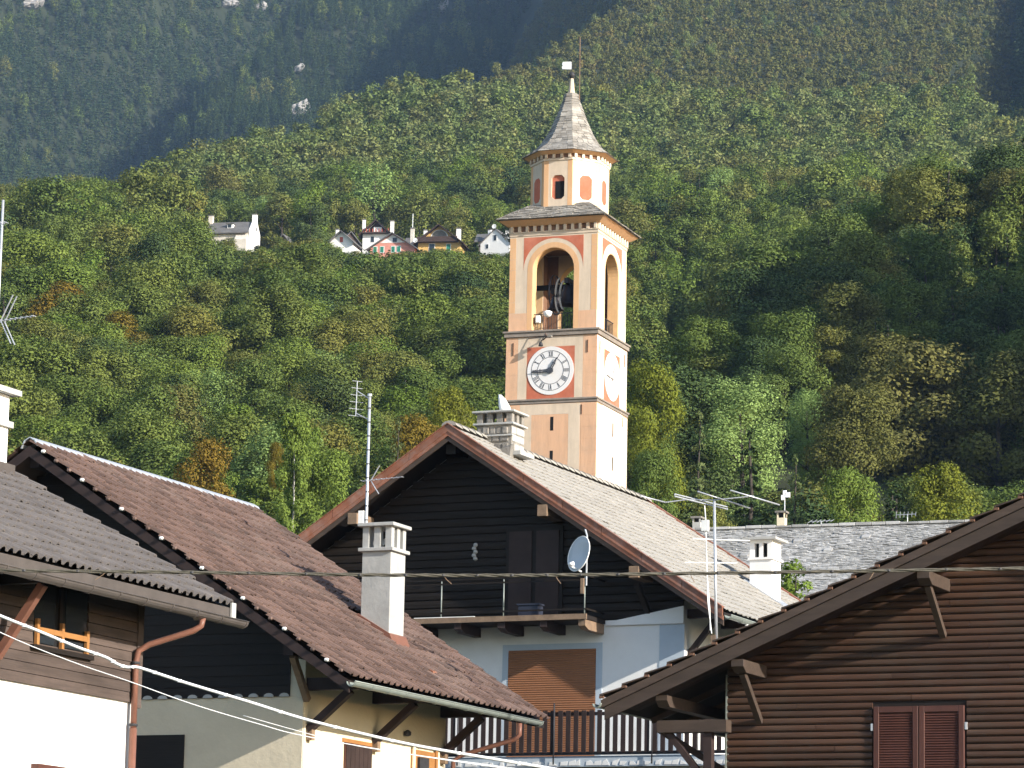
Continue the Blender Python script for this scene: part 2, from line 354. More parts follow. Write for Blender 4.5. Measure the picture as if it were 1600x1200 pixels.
def arr_mesh(name, v, q, m, nv=None):
    me = bpy.data.meshes.new(name)
    me.vertices.add(len(v)); me.vertices.foreach_set('co', np.asarray(v, np.float32).ravel())
    me.loops.add(q.size); me.loops.foreach_set('vertex_index', q.astype(np.int32).ravel())
    me.polygons.add(len(q)); me.polygons.foreach_set('loop_start', np.arange(0, q.size, q.shape[1], dtype=np.int32))
    me.update(calc_edges=True); me.materials.append(m)
    if nv is not None: me.normals_split_custom_set_from_vertices(nv.tolist())
    return me
def trunk_mb(seed, H, r, frac, limbs, spread):
    rng = random.Random(seed); mb = MB()
    pts = [Vector((rng.uniform(-.1, .1) * i * .3, rng.uniform(-.1, .1) * i * .3, H * frac * i / 5)) for i in range(6)]
    pts[0] = Vector((0, 0, -.8))
    mb.tube(pts, [r * 1.25, r, r * .85, r * .7, r * .5, r * .2], 7)
    for i in range(limbs):
        p = pts[2 + i % 3]; a = rng.uniform(0, 6.28); L = spread * rng.uniform(.35, .6)
        e = p + Vector((math.cos(a) * L, math.sin(a) * L, L * rng.uniform(.5, 1.0)))
        mid = (p + e) / 2 + Vector((0, 0, L * .08))
        mb.tube([p, mid, e], [r * .45, r * .3, r * .08], 5)
    return mb

G = lambda *c: c
LM = {
 'broad': leaf_mat('broadleaf_leaves', [(0, (.105, .152, .040)), (.2, (.138, .182, .044)), (.4, (.165, .196, .050)), (.6, (.118, .168, .046)), (.8, (.170, .190, .052)), (.95, (.180, .186, .052)), (1, (.190, .180, .044))]),
 'olive': leaf_mat('olive_leaves', [(0, (.120, .138, .040)), (.5, (.138, .144, .044)), (1, (.158, .150, .050))]),
 'bright': leaf_mat('bright_green_leaves', [(0, (0.133, 0.196, 0.037)), (0.5, (0.157, 0.218, 0.046)), (1, (0.181, 0.23, 0.053))], .28),
 'poplar': leaf_mat('poplar_leaves', [(0, (0.228, 0.324, 0.102)), (1, (0.252, 0.348, 0.114))], .3),
 'yellow': leaf_mat('yellow_green_leaves', [(0, (0.161, 0.19, 0.029)), (0.6, (0.207, 0.207, 0.034)), (1, (0.23, 0.196, 0.034))], .28),
 'autumn': leaf_mat('orange_leaves', [(0, (.15, .135, .025)), (.5, (.17, .132, .025)), (1, (.19, .125, .024))]),
 'dark': leaf_mat('dark_evergreen_leaves', [(0, (0.053, 0.085, 0.034)), (0.5, (0.065, 0.1, 0.037)), (1, (0.085, 0.115, 0.04))], .15),
 'larch': leaf_mat('larch_needles', [(0, (0.144, 0.192, 0.072)), (1, (0.18, 0.216, 0.09))], .3),
 'pale': leaf_mat('pale_green_leaves', [(0, (.130, .178, .058)), (.35, (.195, .228, .076)), (.6, (.112, .160, .056)), (.85, (.215, .232, .086)), (1, (.185, .195, .068))], .25),
 'scrub': leaf_mat('brown_green_scrub', [(0, (0.115, 0.127, 0.041)), (0.5, (0.144, 0.138, 0.048)), (0.85, (0.127, 0.144, 0.048)), (1, (0.178, 0.149, 0.057))]),
 'conifer': leaf_mat('far_conifer_needles', [(0, (.058, .10, .046)), (.5, (.078, .12, .052)), (1, (.105, .14, .058))], .15),
}
# prototypes: (crown arrays, crown material, trunk builder)
def proto(kind, seed, lod):
    n, lf = {'near': (17000, .215), 'mid': (4600, .36), 'far': (900, .68)}[lod]
    rng = random.Random(seed)
    if kind in ('broad', 'olive', 'bright', 'yellow', 'autumn', 'dark', 'pale'):
        H = 12.0; R = rng.uniform(3.5, 4.4)
        return broad_crown(seed, H, R, n, lf, base=.2), LM[kind], (seed, H, .24, .72, 7 if lod == 'near' else 3, R), 'bark'
    if kind == 'poplar':
        H = 12.0; R = 3.5
        return broad_crown(seed, H, R, n, lf * .8, base=.15, nclump=60, shape=.2, droop=-.3), LM[kind], (seed, H, .25, .8, 6, R * .7), 'bark'
    if kind == 'birch':
        H = 12.0; R = 2.1
        return broad_crown(seed, H, R, n, lf * .8, base=.35, nclump=40, shape=.6, droop=.25), LM['bright'], (seed, H, .13, .9, 5, R * .8), 'birch'
    if kind == 'spruce':
        H = 12.0; R = rng.uniform(1.9, 2.5)
        return conifer_crown(seed, H, R, n, lf * .95, tiers=16), LM['dark'], (seed, H, .2, .95, 0, 1), 'bark'
    if kind == 'larch':
        H = 12.0; R = 2.3
        return conifer_crown(seed, H, R, n, lf * .8, tiers=14, ragged=.45), LM['larch'], (seed, H, .18, .95, 0, 1), 'bark'
    if kind == 'conifer':
        H = 12.0; R = rng.uniform(1.8, 2.4)
        return conifer_crown(seed, H, R, n, lf, tiers=9), LM['conifer'], (seed, H, .2, .9, 0, 1), 'bark'
    if kind == 'scrub':
        return scrub_crown(seed, 4.0, 2.3, 260, .6), LM['scrub'], None, 'bark'
_pc = {}
def proto_meshes(kind, seed, lod):
    k = (kind, seed, lod)
    if k not in _pc:
        (v, q, nv), m, tr, bk = proto(kind, seed, lod)
        cm = arr_mesh(kind + '_crown', v, q, m, nv)
        tm = trunk_mb(*tr).mesh(kind + '_trunk', K[bk], smooth=True) if tr else None
        _pc[k] = (cm, tm)
    return _pc[k]
def joined_proto(name, kind, seed, lod):
    cm, tm = proto_meshes(kind, seed, lod)
    me = cm.copy(); me.name = name
    if tm is not None and lod != 'far':
        bm = bmesh.new(); bm.from_mesh(cm); k = len(bm.faces); bm.from_mesh(tm); bm.faces.ensure_lookup_table()
        for fc in bm.faces[k:]: fc.material_index = 1
        bm.to_mesh(me); bm.free(); me.materials.append(tm.materials[0])
    return bpy.data.objects.new(name, me)

HAMLET = []          # pixel boxes kept clear of nearer trees (filled with the hamlet's houses): the meadow below it
for b in [(322, 335, 384, 380), (384, 335, 406, 390), (434, 366, 452, 380), (512, 352, 556, 384), (554, 340, 646, 398), (657, 350, 722, 398), (738, 352, 802, 402), (448, 170, 490, 206)]:
    HAMLET.append(b)
def scatter(y0, y1, cell, seed, pxm=960):
    rng = np.random.default_rng(seed)
    xm = (pxm / FPX) * y1 * 1.05
    nx = int(2 * xm / cell) + 1; ny = int((y1 - y0) / cell) + 1
    gx, gy = np.meshgrid(np.arange(nx), np.arange(ny))
    x = -xm + (gx + rng.uniform(-.1, 1.1, gx.shape)) * cell; y = y0 + (gy + rng.uniform(-.1, 1.1, gy.shape)) * cell
    x, y = x.ravel(), y.ravel()
    k = np.abs(x) < pxm / FPX * y * 1.05
    return x[k], y[k]
def horizon_cull(x, y, z, tol, margin):
    """drop what stands behind higher ground"""
    ys = np.geomspace(200, 3400, 260); keep = np.ones(len(x), bool)
    pxs = 800 + FPX * x / y; cols = np.arange(-260, 1880, 30)
    ci = np.clip(np.round((pxs + 260) / 30).astype(int), 0, len(cols) - 1)
    for c in range(len(cols)):
        m = np.where(ci == c)[0]
        if not len(m): continue
        a = (cols[c] - 800) / FPX
        e = (height(a * ys, ys) - 1.6) / ys
        run = np.maximum.accumulate(e)
        lim = np.interp(y[m] * .97, ys, run)
        keep[m] = (z[m] + tol - 1.6) / y[m] > lim - margin / y[m]
    return keep

class Wood:
    def __init__(s): s.d = {}
    def add(s, grp, p, sc, rz, vid): s.d.setdefault(grp, []).append((p, sc, rz, vid))
WOOD = Wood()
GROUPS = {   # stuff groups: (label, category, prototypes)
 'hillside_forest': ('dense mixed green forest covering the slope around the hamlet', 'forest', [('broad', 11, 'mid'), ('broad', 12, 'mid'), ('broad', 13, 'mid'), ('broad', 14, 'mid'), ('olive', 15, 'mid'), ('autumn', 16, 'mid'), ('bright', 17, 'mid'), ('spruce', 18, 'mid'), ('poplar', 19, 'mid'), ('dark', 20, 'mid')]),
 'pale_wood': ('pale green rounded wood on the upper mountain slope', 'forest', [('pale', 31, 'far'), ('pale', 32, 'far'), ('pale', 33, 'far'), ('broad', 34, 'far'), ('broad', 35, 'far'), ('conifer', 36, 'far'), ('olive', 37, 'far')]),
 'mountain_scrub': ('low brownish green scrub high on the mountain slope', 'scrub', [('scrub', 41, 'far'), ('scrub', 42, 'far'), ('scrub', 43, 'far'), ('conifer', 44, 'far'), ('pale', 45, 'far')]),
 'conifer_forest': ('dark bluish conifer forest on the far steep mountainside', 'forest', [('conifer', 51, 'far'), ('conifer', 52, 'far'), ('conifer', 53, 'far'), ('conifer', 54, 'far'), ('broad', 55, 'far'), ('spruce', 56, 'far'), ('spruce', 57, 'far')]),
}
def clear_of_hamlet(x, y, z, h):
    """tallest tree each spot may carry so that the hamlet stays in view: orchards and bushes below the houses"""
    b = proj(np.stack([x, y, z], -1)); cap = np.full(len(x), 99.0)
    hw = 3.0 * FPX / np.maximum(y, 1); jit = np.random.default_rng(8).uniform(-9, 16, len(x)) + vnoise(x, y, 9, 40) * 16
    for (x0, y0, x1, y1) in HAMLET:
        if y0 > 250:
            m = (b[:, 0] > x0 - hw) & (b[:, 0] < x1 + hw) & (y > 300) & (y < 733)
            cap = np.where(m, np.minimum(cap, (b[:, 1] - y1 - jit) * y / FPX), cap)
            m = (b[:, 0] > x0 - 2) & (b[:, 0] < x1 + 2) & (y >= 708) & (y < 736); cap = np.where(m, 0, cap)
        else:
            m = (b[:, 0] > x0 - hw) & (b[:, 0] < x1 + hw) & (y > 800) & (y < 1560)
            cap = np.where(m, np.minimum(cap, (b[:, 1] - y1) * y / FPX), cap)
    return np.minimum(h, cap)

NEAR = []            # candidates for single trees: (pixel size, x, y, z, kind, seed, scale, rz)
def plant():
    rng = np.random.default_rng(5)
    # foothill and right spur
    x, y = scatter(228, 900, 5.0, 1)
    L = layers(x, y); z = L.max(0); who = L.argmax(0)
    k = (who == 0) | (who == 5)
    x, y, z, who = x[k], y[k], z[k], who[k]
    patch = vnoise(x, y, 45, 9) + vnoise(x, y, 14, 10) * .7
    r = rng.uniform(0, 1, len(x)); h = .45 + .75 * rng.uniform(0, 1, len(x)) ** 1.3 + .25 * np.clip(vnoise(x, y, 30, 14) * 2, -.6, 1) + np.where(y < 300, .15, 0)
    big = rng.uniform(0, 1, len(x)) < .12; h = np.where(big, h * 1.25, h)
    h = clear_of_hamlet(x, y, z, 12 * h) / 12
    keep = horizon_cull(x, y, z, 13, 6) & (h > .12)
    # the hamlet's own meadow and the woods' lower edge behind the church
    for i in np.where(keep)[0]:
        if who[i] == 5 or (x[i] / y[i] > .045 and y[i] < 420):
            kd = 'dark' if r[i] < .24 else 'spruce' if r[i] < .46 else 'broad' if r[i] < .86 else 'olive' if r[i] < .94 else 'autumn' if r[i] < .945 else 'bright'
        else:
            q = r[i] + patch[i] * .35
            kd = 'dark' if q < .02 else 'broad' if q < .74 else 'bright' if q < .88 else 'olive' if q < .93 else 'poplar' if q < .96 else 'spruce' if q < 1.0 else 'autumn' if q < 1.015 else 'broad'
            if y[i] < 330 and -.085 < x[i] / y[i] < -.045 and r[i] < .5: kd = 'birch'
        NEAR.append((h[i] * 12 / y[i], x[i], y[i], z[i], kd, h[i], rng.uniform(0, 6.28)))
    # pale wood, scrub and conifers further up
    for (y0, y1, cell, sd) in ((840, 1330, 7.2, 2), (1200, 2300, 5.6, 3)):
        x, y = scatter(y0, y1, cell, sd)
        L = layers(x, y); z = L.max(0); who = L.argmax(0)
        r = rng.uniform(0, 1, len(x)); n2 = vnoise(x, y, 70, 21)
        keep = (who == 1) & horizon_cull(x, y, z, 9, 4) & (clear_of_hamlet(x, y, z, 12) > 9)
        for i in np.where(keep)[0]:
            f = (y[i] - 1130) / 130 + n2[i] * 2.2
            if y0 == 840:
                if f > .5: continue
                vid = int(r[i] * 3.4) if r[i] < .74 else 3 + int((r[i] - .74) * 7.7) if r[i] < .93 else 5 if r[i] < .97 else 6
                WOOD.add('pale_wood', (x[i], y[i], z[i]), rng.uniform(.7, 1.15) if rng.uniform() < .62 else rng.uniform(1.1, 1.45), rng.uniform(0, 6.28), vid)
            else:
                if f <= .5: continue
                vid = int(r[i] * 3.2) if r[i] < .93 else 3 if r[i] < .972 else 4
                sc = rng.uniform(.8, 1.5) if vid < 3 else rng.uniform(.4, .8)
                WOOD.add('mountain_scrub', (x[i], y[i], z[i] - .3), sc, rng.uniform(0, 6.28), vid)
    x, y = scatter(1000, 3000, 6.1, 4)
    L = layers(x, y); z = L.max(0); who = L.argmax(0); r = rng.uniform(0, 1, len(x)); n3 = vnoise(x, y, 60, 33)
    keep = (who >= 2) & (who <= 4) & horizon_cull(x, y, z, 14, 4) & (clear_of_hamlet(x, y, z, 12) > 9)
    for i in np.where(keep)[0]:
        vid = int(r[i] * 4.0) if r[i] < .97 else 4
        if who[i] == 3 and r[i] < .8: vid = 5 + (i % 2)  # dark spruces on the spur, also standing in for its shade
        WOOD.add('conifer_forest', (x[i], y[i], z[i] - .3), rng.uniform(.9, 1.7), rng.uniform(0, 6.28), vid)
    # ground behind the crest and between layers keeps a mid wood too
    x, y = scatter(880, 1150, 5.5, 6)
    L = layers(x, y); z = L.max(0); who = L.argmax(0); r = rng.uniform(0, 1, len(x))
    keep = (who == 0) & horizon_cull(x, y, z, 12, 3)
    for i in np.where(keep)[0]:
        WOOD.add('hillside_forest', (x[i], y[i], z[i]), rng.uniform(.6, 1.1), rng.uniform(0, 6.28), int(r[i] * 5))
plant()

KIND_TXT = {'broad': 'green broadleaf tree', 'olive': 'olive brown broadleaf tree', 'bright': 'bright green broadleaf tree', 'dark': 'dark green bushy tree',
            'spruce': 'dark pointed spruce', 'autumn': 'orange autumn tree', 'poplar': 'pale green poplar', 'birch': 'slender white stemmed birch', 'larch': 'pale larch', 'yellow': 'yellow green broadleaf tree'}
KIND_NAME = {'broad': 'broadleaf_tree', 'olive': 'olive_broadleaf_tree', 'bright': 'bright_broadleaf_tree', 'dark': 'dark_broadleaf_tree', 'spruce': 'spruce_tree', 'autumn': 'autumn_tree', 'poplar': 'poplar_tree', 'birch': 'birch_tree', 'larch': 'larch_tree', 'yellow': 'yellow_green_tree'}
def single_tree(kind, seed, x, y, z, sc, rz, label, group=None):
    cm, tm = proto_meshes(kind, seed, 'near')
    e = empty(KIND_NAME[kind], (x, y, z), rz); e.scale = sc if isinstance(sc, tuple) else (sc, sc, sc)
    link('trunk', tm, e); link('crown', cm, e)
    tag(e, label, 'tree', group)
    return e
# trees that stand out one by one: (kind, px, top py, distance, crown width in px, label)
STAND = [
 ('poplar', 1160, 588, 290, 118, 'bright pale green rounded poplar rising behind the church slate roof'),
 ('poplar', 1262, 606, 300, 72, 'smaller pale green poplar half hidden right of the large bright poplar'),
 ('spruce', 1172, 668, 240, 92, 'tall dark narrow spruce in front of the bright poplar'),
 ('larch', 1243, 708, 238, 84, 'pale feathery larch standing right of the tall dark spruce'),
 ('bright', 1330, 722, 236, 92, 'fresh green tree behind the middle of the slate roof ridge'),
 ('yellow', 1466, 718, 236, 112, 'yellow green tree behind the right end of the slate roof ridge'),
 ('olive', 1432, 532, 315, 200, 'large olive brown tree above the yellow green tree on the right'),
 ('olive', 1336, 590, 295, 120, 'grey olive tree between the bright poplar and the large olive tree'),
 ('olive', 1560, 548, 310, 170, 'brownish olive tree at the right edge of the picture'),
 ('yellow', 1016, 560, 262, 90, 'yellow green tree just right of the bell tower shaft'),
 ('broad', 1020, 690, 232, 80, 'green tree just right of the bell tower foot above the grey tiled roof'),
 ('larch', 1094, 640, 258, 62, 'thin pale conifer between the bell tower and the bright poplar'),
 ('broad', 1110, 770, 226, 70, 'small green tree behind the large roof aerial'),
 ('larch', 622, 650, 245, 62, 'pale pointed larch above the left slope of the balcony house roof'),
 ('autumn', 434, 690, 250, 34, 'small orange tree above the far end of the brown tiled roof'),
 ('bright', 492, 362, 690, 62, 'lone bright green tree left of the hamlet houses'),
 ('bright', 505, 690, 240, 100, 'bright green tree left of the balcony house gable'),
 ('birch', 462, 640, 238, 60, 'slender birch with white stems behind the far end of the brown roof'),
 ('birch', 478, 655, 243, 56, 'second slender birch crowding beside the white stemmed birch'),
 ('autumn', 655, 640, 262, 92, 'orange brown tree left of the stone ridge chimney'),
 ('yellow', 700, 600, 275, 80, 'yellow green tree behind the peak of the balcony house'),
 ('autumn', 320, 680, 262, 90, 'orange flecked tree above the middle of the brown tiled roof'),
 ('autumn', 125, 440, 470, 70, 'yellow orange tree high on the left of the wooded slope'),
 ('autumn', 1490, 262, 520, 70, 'orange tree on the crest of the right wooded spur'),
]
def tree_width(kind, seed):
    cm, tm = proto_meshes(kind, seed, 'near'); co = np.empty(len(cm.vertices) * 3, np.float32); cm.vertices.foreach_get('co', co)
    co = co.reshape(-1, 3); return np.percentile(co[:, 0], 98) - np.percentile(co[:, 0], 2), co[:, 2].max()
taken = []
for i, (kd, px, py, dist, w, lab) in enumerate(STAND):
    P = at(px, py, dist); gz = float(height(P[0], P[1])); H = P[2] - gz
    seed = 100 + (i % 3); W, H0 = tree_width(kd, seed)
    sx = w / FPX * dist * 1.03 / W; cap = {'spruce': 2.0, 'birch': 1.6, 'larch': 1.8}.get(kd, 1.35)
    if H < sx * H0 * .8: gz = P[2] - sx * .8 * H0; H = sx * .8 * H0       # foot a little below the slope
    sz = min(H / H0, sx * cap)
    e = single_tree(kd, seed, P[0], P[1], gz, (sx, sx, sz), i * 1.7, lab)
    for c in e.children:
        if c.name.startswith('crown'): c.location.z = (H - sz * H0) / sz
        else: c.scale.z = H / (sz * H0)
    taken.append((P[0], P[1], sx * W / 2, px, py, w))
def band(px, py):
    if px > 985: return 'on the right wooded spur beyond the church' if py < 640 else 'crowding behind the church slate roof'
    if px > 640: return 'on the slope behind the bell tower'
    if px > 330: return 'on the slope left of the bell tower'
    return 'on the slope above the brown roofs at left'
# keep the view line of the standing trees free
ok = []
for t in NEAR:
    if any((t[1] / t[2] * tk[1] - tk[0]) ** 2 < (tk[2] * .8) ** 2 and tk[1] - 25 < t[2] < tk[1] + 3 for tk in taken): continue
    tq = proj((t[1], t[2], t[3] + 12 * t[5]))
    if any(abs(tq[0] - tk[3]) < tk[5] * .5 + 2.5 / t[2] * FPX and tk[1] - 75 < t[2] < tk[1] + 2 and tq[1] < tk[4] + tk[5] * (1.0 if tk[4] < 680 else .75) for tk in taken if tk[1] < 400): continue
    if any((t[1] - tk[0]) ** 2 + (t[2] - tk[1]) ** 2 < 9 for tk in taken): continue
    ok.append(t)
ok.sort(key=lambda t: -t[0])
inds = 0
for t in ok:
    _, x, y, z, kd, h, rz = t
    tp = proj((x, y, z + 12 * h))
    lim = np.interp(tp[0], [0, 60, 400, 460, 700, 1000, 1250, 1480, 1600], [690, 690, 795, 835, 660, 780, 825, 815, 770])
    if inds < 276 and y < 560 and tp[1] < lim and -40 < tp[0] < 1640:
        inds += 1
        b = band(tp[0], tp[1])
        single_tree(kd, 100 + inds % 3, x, y, z, (h * (1.05 + .3 * ((x * 13.7) % 1)), h * (1.05 + .3 * ((y * 9.1) % 1)), h), rz, f'{KIND_TXT[kd]} {b}', f'{KIND_TXT[kd]}s {b}')
    else:
        vid = {'broad': (x * 7 + y) % 4, 'olive': 4, 'autumn': 5, 'bright': 6, 'birch': 6, 'spruce': 7, 'poplar': 8, 'dark': 9}[kd]
        WOOD.add('hillside_forest', (x, y, z), h, rz, int(vid))

def wood_objects():
    for grp, (label, cat, protos) in GROUPS.items():
        data = WOOD.d.get(grp, [])
        if not data: continue
        pc = bpy.data.collections.new(grp + '_patterns')
        for i, (kd, sd, lod) in enumerate(protos): pc.objects.link(joined_proto('%s_pattern_%02d' % (grp, i), kd, sd, lod))
        me = bpy.data.meshes.new(grp); n = len(data)
        me.vertices.add(n); me.vertices.foreach_set('co', np.array([d[0] for d in data], np.float32).ravel())
        rw = np.random.default_rng(n); wx = rw.uniform(.95, 1.25, n) if grp in ('hillside_forest', 'pale_wood') else np.ones(n); hs = np.array([d[1] for d in data]); wx = np.where(hs < .4, 1.5, wx)
        a = me.attributes.new('scl', 'FLOAT_VECTOR', 'POINT'); a.data.foreach_set('vector', np.stack([hs * wx, hs * wx, hs], 1).astype(np.float32).ravel())
        a = me.attributes.new('rz', 'FLOAT', 'POINT'); a.data.foreach_set('value', np.array([d[2] for d in data], np.float32))
        a = me.attributes.new('vid', 'INT', 'POINT'); a.data.foreach_set('value', np.array([d[3] for d in data], np.int32))
        o = link(grp, me); tag(o, label, cat, kind='stuff')
        ng = bpy.data.node_groups.new(grp, 'GeometryNodeTree')
        ng.interface.new_socket('Geometry', in_out='INPUT', socket_type='NodeSocketGeometry'); ng.interface.new_socket('Geometry', in_out='OUTPUT', socket_type='NodeSocketGeometry')
        N = ng.nodes; gi = N.new('NodeGroupInput'); go = N.new('NodeGroupOutput'); ip = N.new('GeometryNodeInstanceOnPoints'); ci = N.new('GeometryNodeCollectionInfo')
        ci.inputs['Collection'].default_value = pc; ci.inputs['Separate Children'].default_value = True; ci.inputs['Reset Children'].default_value = True
        def attr(nm, ty):
            q = N.new('GeometryNodeInputNamedAttribute'); q.data_type = ty; q.inputs['Name'].default_value = nm; return q.outputs['Attribute']
        cx = N.new('ShaderNodeCombineXYZ'); ng.links.new(attr('rz', 'FLOAT'), cx.inputs[2])
        ng.links.new(gi.outputs[0], ip.inputs['Points']); ng.links.new(ci.outputs[0], ip.inputs['Instance'])
        ip.inputs['Pick Instance'].default_value = True
        ng.links.new(attr('vid', 'INT'), ip.inputs['Instance Index'])
        ng.links.new(cx.outputs[0], ip.inputs['Rotation']); ng.links.new(attr('scl', 'FLOAT_VECTOR'), ip.inputs['Scale'])
        ng.links.new(ip.outputs[0], go.inputs[0])
        md = o.modifiers.new('planting', 'NODES'); md.node_group = ng
        print('WOOD', grp, n)
wood_objects()
print('single trees', inds + len(STAND))

# ------------------------------------------------------------------ buildings: shared builders
TH = math.radians(24)
class House:
    """a building in its own frame: x along the gable (right), y into the depth along the ridge, z from a measured point"""
    def __init__(s, name, P, th, label, cat):
        s.P = np.array(P, float); s.th = th
        g = float(height(P[0], P[1])) - .3
        s.e = empty(name, (P[0], P[1], g), -th); s.off = (0, 0, P[2] - g); s.g = g - P[2]
        tag(s.e, label, cat)
        s.u = np.array([math.cos(th), -math.sin(th), 0]); s.d = np.array([math.sin(th), math.cos(th), 0])
    def part(s, mb, name, m, parent=None, **k): return mb.build(name, m, parent or s.e, s.off, **k)
    def w(s, x, y, z): return s.P + x * s.u + y * s.d + np.array([0, 0, z])
def tile_arrays(w, l, th=.022, roll=.05, kind='roll'):
    """one roof tile: x across, y up the slope, z out of the roof; its lower edge stands proud"""
    if kind == 'roll': prof = [(0, 0), (.10, roll * .8), (.22, roll), (.36, roll * .75), (.48, 0.004), (.74, 0), (1.0, .006)]
    elif kind == 'wave': prof = [(0, 0), (.18, roll * .8), (.35, roll), (.52, roll * .8), (.70, 0.002), (1.0, 0)]
    else: prof = [(0.01, 0), (.05, .006), (.95, .006), (.99, 0)]
    n = len(prof); v = []
    for yy, lift in ((0, th * 2.0), (l * 1.08, 0.0)):
        v += [(p[0] * w, yy, p[1] + lift + .004) for p in prof]
    v += [(p[0] * w, 0, p[1] + th * 1.0 - .004) for p in prof]
    f = [(i, i + 1, n + i + 1, n + i) for i in range(n - 1)] + [(2 * n + i, 2 * n + i + 1, i + 1, i) for i in range(n - 1)]
    return np.array(v), f
def tile_roof(H, roof, O, ey, nrm, width, length, w, l, m, kind='roll', limit=300, roll=.05, th=.022, seed=1, skip=None):
    """courses of tiles on a roof plane; the nearest ones single, the rest joined"""
    O, ey, nrm = Vector(O), Vector(ey).normalized(), Vector(nrm).normalized(); ex = ey.cross(nrm)
    nc, nr = int(round(width / w)), int(round(length / l)); w = width / nc; l = length / nr
    v, f = tile_arrays(w, l, th, roll, kind); rng = random.Random(seed)
    me = bpy.data.meshes.new('roof_tile'); me.from_pydata([tuple(p) for p in v], [], f); me.materials.append(m)
    cells = []
    for j in range(nr):
        for i in range(nc):
            p = O + ex * (i * w) + ey * (j * l) + nrm * .03
            W = H.w(*(p + ex * w / 2)); 
            cells.append((float(np.linalg.norm(W - CAM)), p, i, j))
    cells.sort(key=lambda c: c[0])
    if skip: cells = [c for c in cells if not skip(c[1])]
    V = []; Fc = []; k = 0; off = Vector(H.off)
    for c, (dist, p, i, j) in enumerate(cells):
        a = rng.gauss(0, .006); x2 = ex + ey * a; y2 = ey - ex * a; lift = rng.uniform(0, .008) + (rng.random() < .02) * .015
        p = p + nrm * lift + ey * rng.gauss(0, .006)
        if c < limit:
            o = link('roof_tile', me, roof)
            M4 = Matrix(((x2.x, y2.x, nrm.x, p.x), (x2.y, y2.y, nrm.y, p.y), (x2.z, y2.z, nrm.z, p.z), (0, 0, 0, 1)))
            o.matrix_local = Matrix.Translation(off) @ M4
        else:
            R3 = np.array([[x2.x, y2.x, nrm.x], [x2.y, y2.y, nrm.y], [x2.z, y2.z, nrm.z]])
            V.append(v @ R3.T + np.array(p + off)); Fc += [tuple(q + k for q in t) for t in f]; k += len(v)
    if V:
        me2 = bpy.data.meshes.new('roof_tiles'); me2.from_pydata(np.concatenate(V).tolist(), [], Fc); me2.materials.append(m)
        tag(link('roof_tiles', me2, roof), kind='stuff')
def gutter(H, parent, x, z, y0, y1, r, m, name='gutter'):
    pr = []
    for k in range(9):
        a = math.pi + math.pi * k / 8; pr.append((x + r * math.cos(a), z + r * math.sin(a)))
    for k in range(9):
        a = 2 * math.pi - math.pi * k / 8; pr.append((x + (r - .012) * math.cos(a), z + (r - .012) * math.sin(a)))
    g = H.part(MB().prism(pr, 'y', y0, y1), name, m, parent)
    lip = MB().tube([(x + r, y0, z), (x + r, y1, z)], .012, 6); lo = H.part(lip, 'rim', m, g, smooth=True)
    n = max(2, int((y1 - y0) / .75))
    for i in range(n + 1):
        yy = y0 + .06 + (y1 - y0 - .12) * i / n
        b = MB().prism([(x + (r + .012) * math.cos(math.pi + math.pi * k / 8), z + (r + .012) * math.sin(math.pi + math.pi * k / 8)) for k in range(9)] +
                       [(x + (r - .004) * math.cos(2 * math.pi - math.pi * k / 8), z + (r - .004) * math.sin(2 * math.pi - math.pi * k / 8)) for k in range(9)], 'y', yy - .015, yy + .015)
        H.part(b, 'bracket', m, g)
    return g
def gable_boards(H, parent, y, top, hw, z0, pitch, m, slope, th=.03, name='board', rounded=False, xlo=None, xhi=None):
    z = z0; xlo = -hw if xlo is None else xlo; xhi = hw if xhi is None else xhi
    while z < top - .12:
        h = min((top - z - .08) / slope, 99)
        a, b = max(xlo, -h), min(xhi, h)
        if b - a > .15:
            mb = MB()
            if rounded:
                mb.prism([(y, z), (y - th, z + .015), (y - th * 1.25, z + pitch * .5), (y - th, z + pitch - .03), (y, z + pitch - .014)], 'x', a, b)
            else:
                mb.prism([(y, z), (y - th, z), (y - th * .75, z + pitch - .008), (y, z + pitch - .008)], 'x', a, b)
            H.part(mb, name, m, parent)
        z += pitch
def chimney_legs(H, parent, x0, x1, y0, y1, z0, z1, z2, m, nx=3, ny=3, slab=.06, over=.07, pw=.13, capm=None, inner=True):
    """shaft z0..z1, a ring of little piers to z2, a slab on top"""
    c = H.part(MB().box(x0, x1, y0, y1, z0, z1 - slab), 'chimney', m, parent, bevel=.008)
    H.part(MB().box(x0 - over * .8, x1 + over * .8, y0 - over * .8, y1 + over * .8, z1 - slab, z1), 'collar', capm or m, c, bevel=.008)
    pts = set()
    for i in range(nx): 
        for yy in (0, ny - 1): pts.add((i, yy))
    for j in range(ny):
        for xx in (0, nx - 1): pts.add((xx, j))
    for (i, j) in sorted(pts):
        px = x0 + pw / 2 + (x1 - x0 - pw) * i / max(nx - 1, 1); py = y0 + pw / 2 + (y1 - y0 - pw) * j / max(ny - 1, 1)
        H.part(MB().box(px - pw / 2, px + pw / 2, py - pw / 2, py + pw / 2, z1, z2), 'pier', m, c)
    if inner: H.part(MB().box(x0 + .2, x1 - .2, y0 + .2, y1 - .2, z1, z1 + .06), 'flue', K['black'], c)
    H.part(MB().box(x0 - over, x1 + over, y0 - over, y1 + over, z2, z2 + slab), 'cap', capm or m, c, bevel=.01)
    return c

